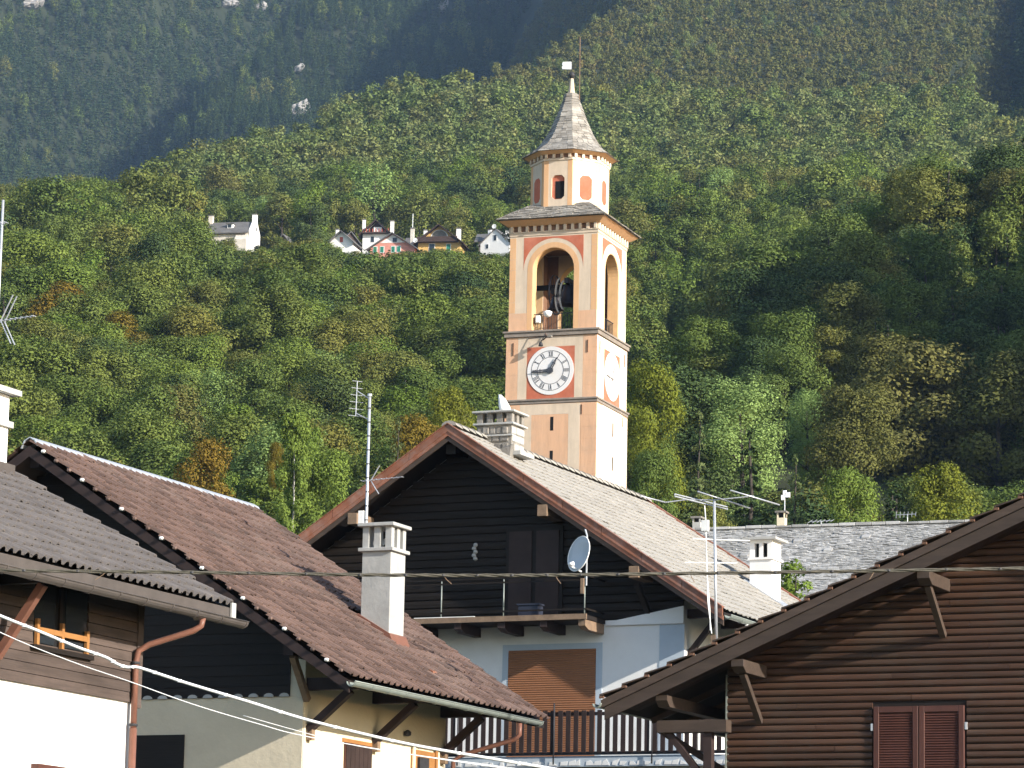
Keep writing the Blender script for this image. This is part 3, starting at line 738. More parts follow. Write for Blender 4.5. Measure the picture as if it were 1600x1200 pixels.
# ------------------------------------------------------------------ house with the brown tiled roof (left)
HB = House('brown_roofed_house', at(45, 692, 70), TH, 'house with long brown tiled roof, concrete chimney and cream walls', 'house')
def house_b():
    H = HB; s = 4.9 / 7.34; L = 9.61; EX = 7.34; WX = 5.8; WY = 1.19; WL = 7.75; g = H.g
    cs = 1 / math.hypot(1, s)
    wall = H.part(MB().prism([(-WX, g), (WX, g), (WX, -s * WX - .25), (0, -.25), (-WX, -s * WX - .25)], 'y', WY, WL), 'wall', K['cream_wall'])
    H.part(MB().box(-WX - .02, WX - .012, WY - .03, WY + .01, g, -5.12), 'plaster_base', K['beige_wall'], wall)
    H.part(MB().prism([(-WX, -5.1), (WX - .32, -5.1), (WX - .32, -s * WX - .26), (0, -.26), (-WX, -s * WX - .26)], 'y', WY - .012, WY - .001), 'cladding_backing', K['wood_dark'], wall)
    gable_boards(H, wall, WY - .01, -.28, WX - .35, -5.1, .21, K['wood_dark'], s, xlo=-WX, xhi=WX - .32)
    # scalloped lower edge of the cladding
    for i in range(16):
        cx = 5.38 - i * .34
        sc = MB().prism([(cx + .11 * math.cos(math.pi * k / 8), -5.11 + .075 * math.sin(math.pi * k / 8)) for k in range(9)], 'y', WY - .075, WY - .055)
        H.part(sc, 'scallop', K['concrete'], wall)
    # roof
    roof = H.part(MB().prism([(0, -.06), (EX - .05, -s * EX - .06), (EX - .05, -s * EX - .16), (0, -.16)], 'y', .06, L - .05), 'roof', K['wood_soffit'])
    H.part(MB().prism([(0, -.06), (-EX, -s * EX - .06), (-EX, -s * EX - .16), (0, -.16)], 'y', .06, L - .05), 'left_slope', K['tile_brown'], roof)
    n = (s * cs, 0, cs); ey = (-cs, 0, s * cs)
    tile_roof(H, roof, (EX, .0, -s * EX), ey, n, L, EX / cs, .27, .37, K['tile_brown'], 'roll', 300, roll=.06,
              skip=lambda p: 4.55 < p.x < 5.55 and 5.62 < p.y < 6.5)
    n2 = (-s * cs, 0, cs); ey2 = (cs, 0, s * cs)
    tile_roof(H, roof, (-EX, L, -s * EX), ey2, n2, L, EX / cs, .5, .37, K['tile_brown'], 'roll', 0, roll=.06, seed=4)
    # light metal ridge cap in lengths
    for i in range(5):
        a = .02 + i * L / 5; pr = [(-.20, -.10), (-.13, .06), (0, .13), (.13, .06), (.20, -.06), (.18, -.07), (.11, .045), (0, .11), (-.11, .045), (-.18, -.10)]
        H.part(MB().prism(pr, 'y', a, a + L / 5 + .03 - .004 * i), 'ridge_cap', K['galv'], roof, smooth=False)
    # verge boards and pale tile ends
    for sg in (1, -1):
        b = MB().prism([(0, -.05), (sg * EX, -s * EX - .05), (sg * EX, -s * EX - .27), (0, -.27)], 'y', .03, .058)
        H.part(b, 'verge_board', K['wood_bracket'], roof)
    for i in range(23):
        x = .35 + i * .31
        H.part(MB().box(x - .045, x + .045, -.04, .10, -s * x + .01, -s * x + .075), 'verge_clip', K['white_plastic'] if i % 3 == 0 else K['tile_brown'], roof, bevel=.02)
    # rafters/purlins under the eaves with struts
    for yy in (1.35, 4.28, 7.55):
        b = H.part(MB().box(WX - .4, 6.95, yy - .1, yy + .1, -4.98, -4.74), 'eave_beam', K['wood_bracket'], roof)
        H.part(MB().beam((6.72, yy, -4.99), (WX + .02, yy, -5.75), .14, .16, (0, 1, 0)), 'strut', K['wood_bracket'], b)
        H.part(MB().box(WX + .0, WX + .13, yy - .07, yy + .07, -5.95, -5.68), 'corbel', K['wood_beam'], b)
    for xx in (0, 3.4, 5.9):
        b = H.part(MB().box(xx - .11, xx + .11, .25, WY, -s * xx - .46, -s * xx - .22), 'purlin', K['wood_bracket'], roof)
        if xx: H.part(MB().beam((xx, .45, -s * xx - .46), (xx - .02, WY - .04, -s * xx - 1.25), .12, .12, (1, 0, 0)), 'strut', K['wood_beam'], b)
    g1 = gutter(H, roof, EX + .06, -s * EX - .06, -.03, L - .55, .095, K['gutter_grey'])
    H.part(MB().tube([(EX + .06, 8.0, -5.08), (EX + .06, 8.0, -5.32), (EX - .05, 8.0, -5.42), (6.1, 7.95, -5.74), (5.92, 7.9, -5.85), (5.9, 7.9, -9.5)], .05, 10), 'downpipe', K['copper'], g1, smooth=True)
    # chimney
    x0, x1, y0, y1 = 4.68, 5.35, 5.8, 6.5
    ch = chimney_legs(H, H.e, x0, x1, y0, y1, -4.0, -1.55, -1.1, K['concrete'], nx=3, ny=3, slab=.075, over=.09, pw=.14)
    H.part(MB().beam((5.0, 5.9, -1.5), (5.2, 6.2, -1.25), .09, .09), 'flue_pipe', K['concrete'], ch)
    fl = MB().hexa([(x0 - .05, y0 - .06, -s * x0 - .05), (x1 + .22, y0 - .06, -s * (x1 + .22) - .05), (x1 + .22, y1 + .05, -s * (x1 + .22) - .05), (x0 - .05, y1 + .05, -s * x0 - .05),
                    (x0 - .05, y0 - .06, -s * x0 + .2), (x1 + .04, y0 - .06, -s * x1 + .2), (x1 + .04, y1 + .05, -s * x1 + .2), (x0 - .05, y1 + .05, -s * x0 + .2)])
    H.part(fl, 'flashing', K['copper'], ch)
    H.part(MB().prism([(x1 + .2, -s * (x1 + .2) + .06), (x1 + .75, -s * (x1 + .75) + .06), (x1 + .75, -s * (x1 + .75) + .05), (x1 + .2, -s * (x1 + .2) + .05)], 'y', y0, y1), 'apron', K['galv'], ch)
    # a slipped tile and vent below the chimney
    H.part(MB().prism([(6.15, -s * 6.15 + .05), (6.5, -s * 6.5 + .05), (6.5, -s * 6.5 + .14), (6.15, -s * 6.15 + .09)], 'y', 5.55, 5.75), 'vent_tile', K['red_metal'], roof)
    # windows
    w = H.part(MB().box(2.05, 3.18, WY - .06, WY + .06, -7.6, -5.82), 'window', K['wood_dark'], wall)
    w = H.part(MB().box(WX - .03, WX + .05, 2.95, 4.12, -7.4, -5.86), 'shutter', K['shutter_red'], wall)
    for i in range(6): H.part(MB().box(WX + .05, WX + .065, 2.96 + i * .194, 3.14 + i * .194, -7.4, -5.88), 'plank', K['wood_bracket'], w)
    H.part(MB().box(WX - .05, WX + .02, 2.87, 4.2, -5.86, -5.78), 'lintel', K['wood_orange'], w)
    w = H.part(MB().box(WX - .03, WX + .04, 6.05, 7.25, -7.4, -5.75), 'meter_niche', K['wood_orange'], wall)
    H.part(MB().box(WX + .04, WX + .07, 6.05, 6.15, -7.4, -5.7), 'frame', K['cream_wall'], w)
    H.part(MB().box(WX + .04, WX + .07, 7.15, 7.25, -7.4, -5.7), 'frame', K['wood_orange'], w)
    H.part(MB().box(WX + .04, WX + .10, 6.3, 6.75, -6.2, -5.9), 'meter', K['iron'], w)
    H.part(MB().box(WX + .04, WX + .09, 6.35, 6.6, -6.5, -6.25), 'meter', K['white_plastic'], w)
    H.part(MB().lathe([(.02, 0), (.07, .02), (.075, .09), (.02, .13)], 10, (WX + .09, 5.7, -5.52)), 'wall_lamp', K['iron'], wall, smooth=True)
house_b()

# ------------------------------------------------------------------ house at the left edge
HA = House('grey_roofed_house', at(360, 955, 55), TH, 'house at the left edge with grey tiled roof, siding and white wall', 'house')
def house_a():
    H = HA; s = .5517; EXL = 6.3; cs = 1 / math.hypot(1, s); WX = -.9; WY = -1.3; Y0 = -12.5; g = H.g
    top = lambda x: -s * x
    wall = H.part(MB().prism([(WX, g), (WX, top(WX) - .2), (-EXL, top(-EXL) - .2), (-2 * EXL - WX, top(WX) - .2), (-2 * EXL - WX, g)], 'y', Y0 + 1, WY), 'wall', K['white_wall'])
    # siding on the eaves wall
    z = -1.55; i = 0
    while z < .2:
        ys = [(Y0 + 1, WY + .02)]
        if -.98 < z < .0: ys = [(Y0 + 1, -4.42), (-2.86, WY + .02)]
        for a, b in ys:
            H.part(MB().prism([(WX, z), (WX + .05, z), (WX + .035, z + .148), (WX, z + .148)], 'y', a, b), 'siding_board', K['wood_grey'], wall)
        z += .155
    H.part(MB().box(WX - .1, WX + .07, WY - .1, WY + .06, -1.62, .25), 'corner_board', K['wood_grey'], wall)
    # window with an orange planter rail
    w = H.part(MB().box(WX - .2, WX + .012, -4.42, -2.86, -.98, .0), 'window', K['black'], wall)
    H.part(MB().box(WX + .0, WX + .12, -4.5, -2.78, -1.04, -.97), 'sill', K['wood_dark'], w)
    for yy in (-4.36, -3.66, -2.94): H.part(MB().box(WX + .05, WX + .10, yy - .035, yy + .035, -.96, -.62 + (.04 if yy < -3 else 0)), 'rail_post', K['wood_orange'], w)
    H.part(MB().box(WX + .052, WX + .098, -4.32, -2.9, -.78, -.70), 'rail', K['wood_orange'], w)
    H.part(MB().box(WX + .0, WX + .05, -3.7, -3.62, -.96, -.05), 'mullion', K['wood_dark'], w)
    for yy in (-4.1, -3.2): H.part(MB().box(WX - .0, WX + .03, yy - .3, yy + .3, -.92, -.05), 'pane', K['glass'], w)
    # lower window box on the white wall
    w = H.part(MB().box(WX - .1, WX + .10, -4.20, -2.72, -4.6, -2.80), 'shutter_box', K['wood_orange'], wall)
    H.part(MB().box(WX + .0, WX + .13, -4.25, -2.67, -2.80, -2.69), 'lintel', K['shutter_red'], w)
    # roof
    roof = H.part(MB().prism([(.02, top(0) + .02), (-EXL, top(-EXL) + .02), (-EXL, top(-EXL) - .1), (.02, top(0) - .1)], 'y', Y0, -.02), 'roof', K['wood_soffit'])
    H.part(MB().prism([(-EXL, top(-EXL) + .05), (-2 * EXL, .05), (-2 * EXL, -.1), (-EXL, top(-EXL) - .1)], 'y', Y0, -.02), 'far_slope', K['tile_slate'], roof)
    tile_roof(H, roof, (.04, Y0, top(0) + .03), (-cs, 0, s * cs), (s * cs, 0, cs), -Y0, EXL / cs, .215, .4, K['tile_slate'], 'wave', 300, roll=.065, seed=3)
    H.part(MB().prism([(.04, .0), (-EXL, top(-EXL)), (-EXL, top(-EXL) - .17), (.04, -.17)], 'y', -.03, .012), 'verge_board', K['gutter_brown'], roof)
    H.part(MB().box(.02, .05, Y0, -.02, -.22, .04), 'fascia', K['gutter_brown'], roof)
    H.part(MB().box(.06, .09, -.12, .02, -.14, .12), 'fascia_end', K['concrete'], roof)
    gt = gutter(H, roof, .15, -.16, Y0, .16, .10, K['gutter_brown'])
    H.part(MB().tube([(.15, -1.15, -.24), (.13, -1.16, -.36), (.02, -1.2, -.44), (-.62, -1.42, -.66), (-.76, -1.5, -.76), (-.79, -1.52, -.95), (-.79, -1.52, -2.0)], .05, 10), 'downpipe', K['copper'], gt, smooth=True)
    H.part(MB().tube([(-.79, -1.52, -1.95), (-.79, -1.52, -7)], .058, 10), 'downpipe_lower', K['copper'], gt, smooth=True)
    for zz in (-.95, -1.9, -3.2): H.part(MB().lathe([(.064, -.02), (.07, 0), (.064, .02)], 10, (-.79, -1.52, zz)), 'pipe_clip', K['iron'], gt)
    for yy in (-5.35, -8.3):
        H.part(MB().beam((-.15, yy, -.22), (WX + .03, yy, -1.25), .11, .12, (0, 1, 0)), 'strut', K['copper'], roof)
        H.part(MB().box(WX, -.02, yy - .07, yy + .07, -.2, -.06), 'eave_beam', K['wood_dark'], roof)
    # chimney at the picture's edge
    x1 = -3.88
    c = H.part(MB().box(x1 - .55, x1, -1.15, -.55, 1.6, 3.55), 'chimney', K['chimney_white'], bevel=.01)
    H.part(MB().box(x1 - .6, x1 + .06, -1.21, -.49, 3.02, 3.12), 'collar', K['concrete'], c)
    H.part(MB().box(x1 - .66, x1 + .14, -1.29, -.41, 3.55, 3.64), 'cap', K['concrete'], c)
    H.part(MB().box(x1 - .62, x1 + .1, -1.25, -.45, 2.15, 2.42), 'flashing', K['gutter_brown'], c)
house_a()

# ------------------------------------------------------------------ balcony house in the middle
HC = House('balcony_house', at(700, 668, 85), TH, 'balcony house with dark wooden gable, grey tiled roof and white walls', 'house')
def house_c():
    H = HC; s = 4.73 / 7.22; EX = 7.22; L = 13.16; WX = 5.86; WY = 1.0; WL = 12.2; g = H.g; cs = 1 / math.hypot(1, s)
    wall = H.part(MB().prism([(-WX, g), (WX, g), (WX, -s * WX - .3), (0, -.3), (-WX, -s * WX - .3)], 'y', WY, WL), 'wall', K['white_wall'])
    H.part(MB().prism([(-WX, -4.74), (WX, -4.74), (WX, -s * WX - .31), (0, -.31), (-WX, -s * WX - .31)], 'y', WY - .012, WY - .001), 'cladding_backing', K['wood_dark'], wall)
    gable_boards(H, wall, WY - .01, -.34, WX, -4.72, .2, K['wood_dark'], s, th=.04, rounded=True)
    FH = House.__new__(House); FH.__dict__.update(H.__dict__); FH.off = (H.off[0] + .31, H.off[1] - .8, H.off[2] - .09)
    FH.part(MB().prism([(3.55, -4.78), (5.55 + .01, -4.78), (5.55 + .01, -4.36), (3.6, -4.7)], 'y', 1.8 - .075, 1.8 - .02), 'plaster_corner', K['white_wall'], wall)
    # blue grey painted bands
    FH.part(MB().box(5.55 - .62, 5.55 + .014, 1.8 - .016, 1.8 + .01, g, -4.79), 'corner_band', K['blue_trim'], wall)
    fr = MB().box(.84, .99, 1.8 - .02, 1.8 + .01, -7.9, -5.18).box(3.3, 3.46, 1.8 - .02, 1.8 + .01, -7.9, -5.18).box(.99, 3.3, 1.8 - .02, 1.8 + .01, -5.32, -5.18)
    FH.part(fr, 'window_surround', K['blue_trim'], wall)
    rs = FH.part(MB().box(.99, 3.3, 1.8 - .004, 1.8 + .03, -7.9, -5.32), 'roller_shutter', K['roller'], wall)
    sl = MB()
    for i in range(48):
        z = -5.33 - i * .054; sl.prism([(1.8 - .005, z), (1.8 - .03, z - .012), (1.8 - .034, z - .03), (1.8 - .03, z - .045), (1.8 - .005, z - .05)], 'x', 1.0, 3.29)
    tag(FH.part(sl, 'shutter_slats', K['roller'], rs), kind='stuff')
    # balcony door with two leaves
    dr = FH.part(MB().box(.9, 2.42, 1.8 - .1, 1.8 - .03, -4.6, -2.32), 'balcony_door', K['wood_dark'], wall)
    for x0 in (1.0, 1.72):
        FH.part(MB().box(x0, x0 + .6, 1.8 - .125, 1.8 - .1, -4.55, -2.42), 'door_leaf', K['wood_bracket'], dr)
    # upper balcony
    BY = .6; XR = 3.52; XL = -5.2
    bal = FH.part(MB().box(XL, XR, BY, 1.8, -4.74, -4.64), 'balcony', K['wood_soffit'])
    FH.part(MB().box(XL, XR + .02, BY - .04, BY, -4.75, -4.62), 'edge_board', K['wood_beam'], bal)
    for x in (-4.4, -3.3, -2.2, -1.0, .15, 1.3, 2.4, 3.4):
        FH.part(MB().prism([(BY + .02, -4.75), (1.8, -4.75), (1.8, -4.98), (BY + .25, -4.98), (BY + .02, -4.9)], 'x', x - .09, x + .09), 'joist', K['wood_bracket'] if x < 3.3 else K['wood_beam'], bal)
    for x in (-4.8, -2.9, -1.6, -.3, 1.35, 3.46):
        FH.part(MB().tube([(x, BY + .03, -4.7), (x, BY + .03, -3.72)], .018, 8), 'rail_post', K['gutter_grey'], bal, smooth=True)
    for z in (-3.7, -3.8, -4.5): FH.part(MB().box(XL, XR, BY + .01, BY + .05, z - .02, z + .02), 'rail', K['wood_dark'], bal)
    for z in (-3.7, -4.5): FH.part(MB().box(XR - .04, XR, BY + .05, 1.8, z - .02, z + .02), 'side_rail', K['wood_dark'], bal)
    FH.part(MB().box(-1.0, .6, BY - .02, BY + .05, -4.635, -4.60), 'sunlit_edge_strip', K['white_plastic'], bal)  # white strip painted in place of a sunlit plank edge
    # lower balcony
    BY2 = .55
    lb = FH.part(MB().box(-4, 7.1, BY2 - .02, 1.8, -8.25, -8.0), 'lower_balcony', K['blue_trim'])
    FH.part(MB().box(-4, 7.12, BY2 - .06, BY2 - .02, -7.98, -7.9), 'lower_rail', K['iron'], lb)
    FH.part(MB().box(-4, 7.12, BY2 - .06, BY2 - .02, -7.05, -6.97), 'hand_rail', K['wood_bracket'], lb)
    rng = random.Random(4)
    for i in range(56):
        x = -4 + .1 + i * .2
        FH.part(MB().box(x, x + .115, BY2 - .085, BY2 - .06, -7.93, -6.93 + rng.uniform(-.006, .006)), 'baluster', K['wood_bracket'], lb)
    for x in (-2.2, .3, 2.8, 5.3):
        FH.part(MB().tube([(x, BY2 - .1, -8.2), (x, BY2 - .1, -6.75)], .018, 6), 'baluster_post', K['iron'], lb, smooth=True)
    ck = MB()
    for i in range(40):
        x = -1.5 + i * .22 + rng.uniform(-.05, .05)
        ck.prism([(x, -8.22), (x + rng.uniform(.1, .24), -8.22), (x + rng.uniform(.08, .2), -8.12 + rng.uniform(-.03, .05)), (x + .02, -8.13)], 'y', BY2 - .032, BY2 - .022)
    tag(FH.part(ck, 'flaking_paint', K['white_wall'], lb), kind='stuff')
    FH.part(MB().box(-4, 7.1, BY2 + .1, 1.8, -8.9, -8.25), 'lower_band', K['beige_wall'], lb)
    # roof
    roof = H.part(MB().prism([(0, -.02), (EX, -s * EX - .02), (EX, -s * EX - .14), (0, -.14), (-EX, -s * EX - .14), (-EX, -s * EX - .02)], 'y', .06, L - .02), 'roof', K['wood_soffit'])
    tile_roof(H, roof, (EX, .08, -s * EX), (-cs, 0, s * cs), (s * cs, 0, cs), L - .1, EX / cs, .31, .36, K['tile_grey'], 'wave', 300, roll=.028, th=.016, seed=5,
              skip=lambda p: (4.4 < p.x < 5.4 and 8.9 < p.y < 10.0))
    tile_roof(H, roof, (-EX, L, -s * EX), (cs, 0, s * cs), (-s * cs, 0, cs), L - .1, EX / cs, .6, .36, K['tile_grey'], 'wave', 0, roll=.04, seed=6)
    for i in range(33):
        y = .05 + i * .395
        pr = [(.19 * math.cos(math.pi * k / 6), .07 + .13 * math.sin(math.pi * k / 6) - .05) for k in range(7)]
        mb = MB(); n = len(pr)
        mb.add([(a * 1.08, y, z + .035) for a, z in pr] + [(a, y + .43, z) for a, z in pr], [(k, k + 1, n + k + 1, n + k) for k in range(n - 1)] + [tuple(range(n))])
        H.part(mb, 'ridge_tile', K['tile_grey'], roof)
    # capped verge: red brown sheet metal in lengths over a wooden board
    for sg in (1, -1):
        nseg = 7
        for i in range(nseg):
            a, b = EX * i / nseg, EX * (i + 1) / nseg - .012
            H.part(MB().prism([(sg * a, -s * a + .09), (sg * b, -s * b + .09), (sg * b, -s * b - .1), (sg * a, -s * a - .1)], 'y', -.03, .03), 'verge_flashing', K['red_metal'], roof)
            H.part(MB().prism([(sg * a, -s * a + .115), (sg * b, -s * b + .115), (sg * b, -s * b + .092), (sg * a, -s * a + .092)], 'y', -.06, .14), 'verge_cap', K['red_metal'], roof)
        H.part(MB().prism([(0, -.1), (sg * EX, -s * EX - .1), (sg * EX, -s * EX - .2), (0, -.2)], 'y', -.01, .04), 'verge_trim', K['red_metal'], roof)
        H.part(MB().prism([(0, -.2), (sg * EX, -s * EX - .2), (sg * EX, -s * EX - .33), (0, -.33)], 'y', .02, .07), 'verge_board', K['wood_fascia'], roof)
        for x in (2.55, 4.95):
            p = H.part(MB().box(sg * x - .13, sg * x + .13, -.0, WY, -s * x - .62, -s * x - .34), 'purlin', K['wood_beam'], roof, bevel=.01)
    H.part(MB().box(-.13, .13, .2, WY, -.62, -.36), 'purlin', K['wood_dark'], roof)
    H.part(MB().prism([(0, .02), (EX, -s * EX + .02), (EX, -s * EX + .14), (0, .14)], 'y', L - .12, L + .03), 'far_verge_cap', K['red_metal'], roof)
    H.part(MB().beam((4.95, .2, -4.0), (4.95, WY, -4.6), .12, .12, (1, 0, 0)), 'strut', K['wood_dark'], roof)
    for y in (1.3, 3.6, 6.5):
        H.part(MB().box(WX - .2, 6.9, y - .1, y + .1, -4.72, -4.5), 'eave_beam', K['wood_bracket'], roof)
        H.part(MB().beam((6.6, y, -4.7), (WX, y, -5.6), .12, .14, (0, 1, 0)), 'strut', K['wood_bracket'], roof)
    gt = gutter(H, roof, EX + .1, -s * EX - .08, .05, L - .1, .09, K['gutter_grey'])
    H.part(MB().tube([(EX + .1, 1.35, -4.9), (EX + .1, 1.35, -5.05), (EX - .1, 1.45, -5.2), (WX + .12, 1.95, -5.75), (WX + .08, 2.0, -9)], .05, 10), 'downpipe', K['white_plastic'], gt, smooth=True)
    # white chimney on the lit slope
    c = H.part(MB().box(4.53, 5.15, 9.15, 9.85, -4.0, -2.26), 'chimney', K['chimney_white'], bevel=.008)
    H.part(MB().box(4.49, 5.20, 9.11, 9.90, -2.26, -2.20), 'collar', K['chimney_white'], c)
    for (a, b, e, f_) in ((4.53, 4.66, 9.15, 9.85), (5.02, 5.15, 9.15, 9.85), (4.79, 4.89, 9.15, 9.25), (4.79, 4.89, 9.75, 9.85)):
        H.part(MB().box(a, b, e, f_, -2.20, -1.82), 'pier', K['chimney_white'], c)
    H.part(MB().box(4.53, 5.15, 9.15, 9.85, -1.82, -1.74), 'head', K['chimney_white'], c)
    H.part(MB().box(4.68, 5.0, 9.3, 9.7, -2.2, -1.82), 'flue', K['black'], c)
    H.part(MB().box(4.38, 5.30, 9.0, 10.0, -1.74, -1.68), 'cap', K['concrete'], c)
    H.part(MB().hexa([(4.4, 9.05, -s * 4.4 + .0), (5.5, 9.05, -s * 5.5 + .0), (5.5, 9.95, -s * 5.5), (4.4, 9.95, -s * 4.4), (4.4, 9.05, -s * 4.4 + .12), (5.5, 9.05, -s * 5.5 + .12), (5.5, 9.95, -s * 5.5 + .12), (4.4, 9.95, -s * 4.4 + .12)]), 'flashing', K['galv'], c)
    # old stone chimney on the ridge
    x0, x1, y0, y1 = -.14, .82, 2.0, 2.75
    ch = chimney_legs(H, H.e, x0, x1, y0, y1, -1.0, .42, .68, K['stone_grey'], nx=4, ny=3, slab=.05, over=.1, pw=.15, capm=K['concrete'])
    rng = random.Random(9); 
    for (z, n) in ((-.28, 5), (-.06, 4), (.14, 5)):
        x = x0
        for i in range(n):
            w = (x1 - x0) / n * rng.uniform(.8, 1.1); xe = min(x + w, x1)
            H.part(MB().box(x + .01, xe - .01, y0 - rng.uniform(.015, .05), y0 + .02, z, z + .185), 'stone', K['stone_grey'], ch, bevel=.02)
            x = xe
        for j in range(3):
            H.part(MB().box(x1 - .02, x1 + rng.uniform(.01, .04), y0 + .02 + j * .24, y0 + .24 + j * .24, z, z + .18), 'stone', K['concrete'], ch, bevel=.02)
    H.part(MB().box(x0 - .02, x1 + .04, y0 - .07, y0, .08, .12), 'drip_slab', K['concrete'], ch)
    H.part(MB().box(x1 - .15, x1 + .3, y0 - .12, y1, -.42, -.32), 'drip_slab', K['concrete'], ch)
    H.part(MB().hexa([(x1 - .45, y0 - .28, -.62), (x1 + .1, y0 - .28, -.7), (x1 + .1, y0, -.7), (x1 - .45, y0, -.62), (x1 - .3, y0 - .22, -.3), (x1 + .1, y0 - .2, -.18), (x1 + .1, y0, -.1), (x1 - .3, y0, -.22)]), 'stone', K['stone_grey'], ch, bevel=.03)
    # curved cowl tile standing on the cap
    cw = MB(); P = []
    for j, (zz, r) in enumerate(((.73, .20), (.9, .18), (1.08, .12), (1.2, .05))):
        P.append([(.42 + r * math.cos(a) + .04 - j * .05, 2.35 + r * .8 * math.sin(a), zz) for a in np.linspace(-1.9, 1.9, 9)])
    vs = [p for q in P for p in q]; fs = [(j * 9 + k, j * 9 + k + 1, (j + 1) * 9 + k + 1, (j + 1) * 9 + k) for j in range(3) for k in range(8)]
    o = H.part(cw.add(vs, fs), 'cowl', K['white_plastic'], ch, smooth=True)
    md = o.modifiers.new('thick', 'SOLIDIFY'); md.thickness = .025
house_c()

# ------------------------------------------------------------------ log sided house (right)
HD = House('log_sided_house', at(940, 1090, 70), TH, 'brown log sided house with louvred shutters at lower right', 'house')
def house_d():
    H = HD; s = .426; RX = 12.4; cs = 1 / math.hypot(1, s); WX = 2.12; WY = 1.5; L = 12; g = H.g
    rt = lambda x: s * x                       # top of the verge
    wall = H.part(MB().prism([(WX + .02, g), (2 * RX - WX, g), (2 * RX - WX, rt(WX) - .42), (RX, rt(RX) - .42), (WX + .02, rt(WX) - .42)], 'y', WY, L - 1), 'wall', K['wood_soffit'])
    z = -2.3; p = .141
    while z < 4.6:
        xs = max(WX, (z + .2) / s)
        spans = [(xs, 14.5)]
        if z < -.14: spans = [(xs, 5.16), (7.08, 14.5)]
        jx = 3.4 + (z * 37.7 % 1) * 7.5; spans = [q for a, b in spans for q in ([(a, jx - .004), (jx + .004, b)] if a + .5 < jx < b - .5 else [(a, b)])]
        for a, b in spans:
            if b - a > .2:
                e = .012
                H.part(MB().prism([(WY + .01, z + .004), (WY - .025, z + .008), (WY - .045, z + .035), (WY - .05, z + p * .5), (WY - .045, z + p - .035), (WY - .025, z + p - .016), (WY + .01, z + p - .012)], 'x', a, b), 'log_board', K['wood_brown'], wall)
        z += p
    H.part(MB().box(WX - .03, WX - .002, WY - .06, WY + .05, g, .55), 'corner_strip', K['gutter_grey'], wall)
    # shutters
    for k, (a, b) in enumerate(((5.2, 6.11), (6.13, 7.04))):
        w = H.part(MB().box(a + .02, b - .02, WY - .04, WY + .02, -2.2, -.17), 'shutter', K['shutter_red'], wall)
        f_ = MB().box(a, a + .11, WY - .10, WY - .035, -2.2, -.15).box(b - .11, b, WY - .10, WY - .035, -2.2, -.15).box(a + .11, b - .11, WY - .098, WY - .037, -.27, -.152)
        H.part(f_, 'frame', K['shutter_red'], w, bevel=.006)
        for j in range(36):
            zz = -.30 - j * .05
            H.part(MB().prism([(WY - .085, zz - .03), (WY - .075, zz - .035), (WY - .045, zz + .008), (WY - .055, zz + .012)], 'x', a + .11, b - .11), 'louvre', K['shutter_red'], w)
        hx = a - .035 if k == 0 else b + .035
        H.part(MB().box(hx - .02, hx + .02, WY - .10, WY - .03, -.62, -.48), 'hinge', K['galv'], w)
    # roof
    roof = H.part(MB().prism([(.02, rt(0) - .06), (RX, rt(RX) - .06), (2 * RX, -.06), (2 * RX, -.2), (RX, rt(RX) - .2), (.02, rt(0) - .2)], 'y', .06, L), 'roof', K['wood_soffit'])
    # soffit boards, verge boards
    H.part(MB().prism([(-.02, rt(0) - .05), (RX, rt(RX) - .05), (RX, rt(RX) - .20), (.0, rt(0) - .20)], 'y', .0, .05), 'verge_board', K['wood_fascia'], roof)
    H.part(MB().prism([(.05, rt(.05) - .215), (RX, rt(RX) - .215), (RX, rt(RX) - .46), (.05, rt(.05) - .46)], 'y', .04, .09), 'lower_verge_board', K['wood_fascia'], roof)
    for i in range(5): H.part(MB().prism([(.2, rt(.2) - .205), (RX, rt(RX) - .205), (RX, rt(RX) - .23), (.2, rt(.2) - .23)], 'y', .1 + i * .28, .36 + i * .28), 'soffit_board', K['wood_bracket'], roof)
    # stepped verge tiles, then the joined field of tiles behind them
    nt = 26; l = RX / nt
    for i in range(nt):
        a = i * l
        H.part(MB().hexa([(a - .03, -.05, rt(a) + .03), (a + l, -.05, rt(a + l) - .02), (a + l, .3, rt(a + l) - .02), (a - .03, .3, rt(a) + .03),
                          (a - .03, -.05, rt(a) + .065), (a + l, -.05, rt(a + l) + .005), (a + l, .3, rt(a + l) + .005), (a - .03, .3, rt(a) + .065)]), 'verge_tile', K['wood_fascia'], roof)
        H.part(MB().box(a - .035, a + .06, -.053, .0, rt(a) - .02, rt(a) + .028), 'verge_clip', K['rust'], roof)
    tile_roof(H, roof, (0, L, 0), (cs, 0, s * cs), (-s * cs, 0, cs), L - .3, RX / cs, .3, .5, K['tile_brown'], 'roll', 0, seed=8)
    tile_roof(H, roof, (2 * RX, .3, 0), (-cs, 0, s * cs), (s * cs, 0, cs), L - .3, RX / cs, .6, .5, K['tile_brown'], 'roll', 0, seed=9)
    # purlins with struts
    for (x, d) in ((2.82, .48), (6.62, .42)):
        zt = rt(x) - .47
        pr = H.part(MB().prism([(.12, zt - .02), (WY, zt - .02), (WY, zt - .27), (.3, zt - .27), (.12, zt - .16)], 'x', x - .13, x + .13), 'purlin', K['wood_fascia'], roof, bevel=.008)
        H.part(MB().beam((x, .42, zt - .26), (x, WY - .06, zt - .26 - .88), .12, .12, (1, 0, 0)), 'strut', K['wood_fascia'], pr)
    zt = rt(1.2) - .47
    pr = H.part(MB().prism([(.2, zt), (L - 1, zt), (L - 1, zt - .22), (.35, zt - .22), (.2, zt - .1)], 'x', 1.08, 1.32), 'eave_purlin', K['wood_fascia'], roof)
    H.part(MB().prism([(.6, -.42), (.9, -.42), (.9, -.66), (.6, -.66)], 'x', .95, WX + .3), 'cross_beam', K['wood_fascia'], pr)
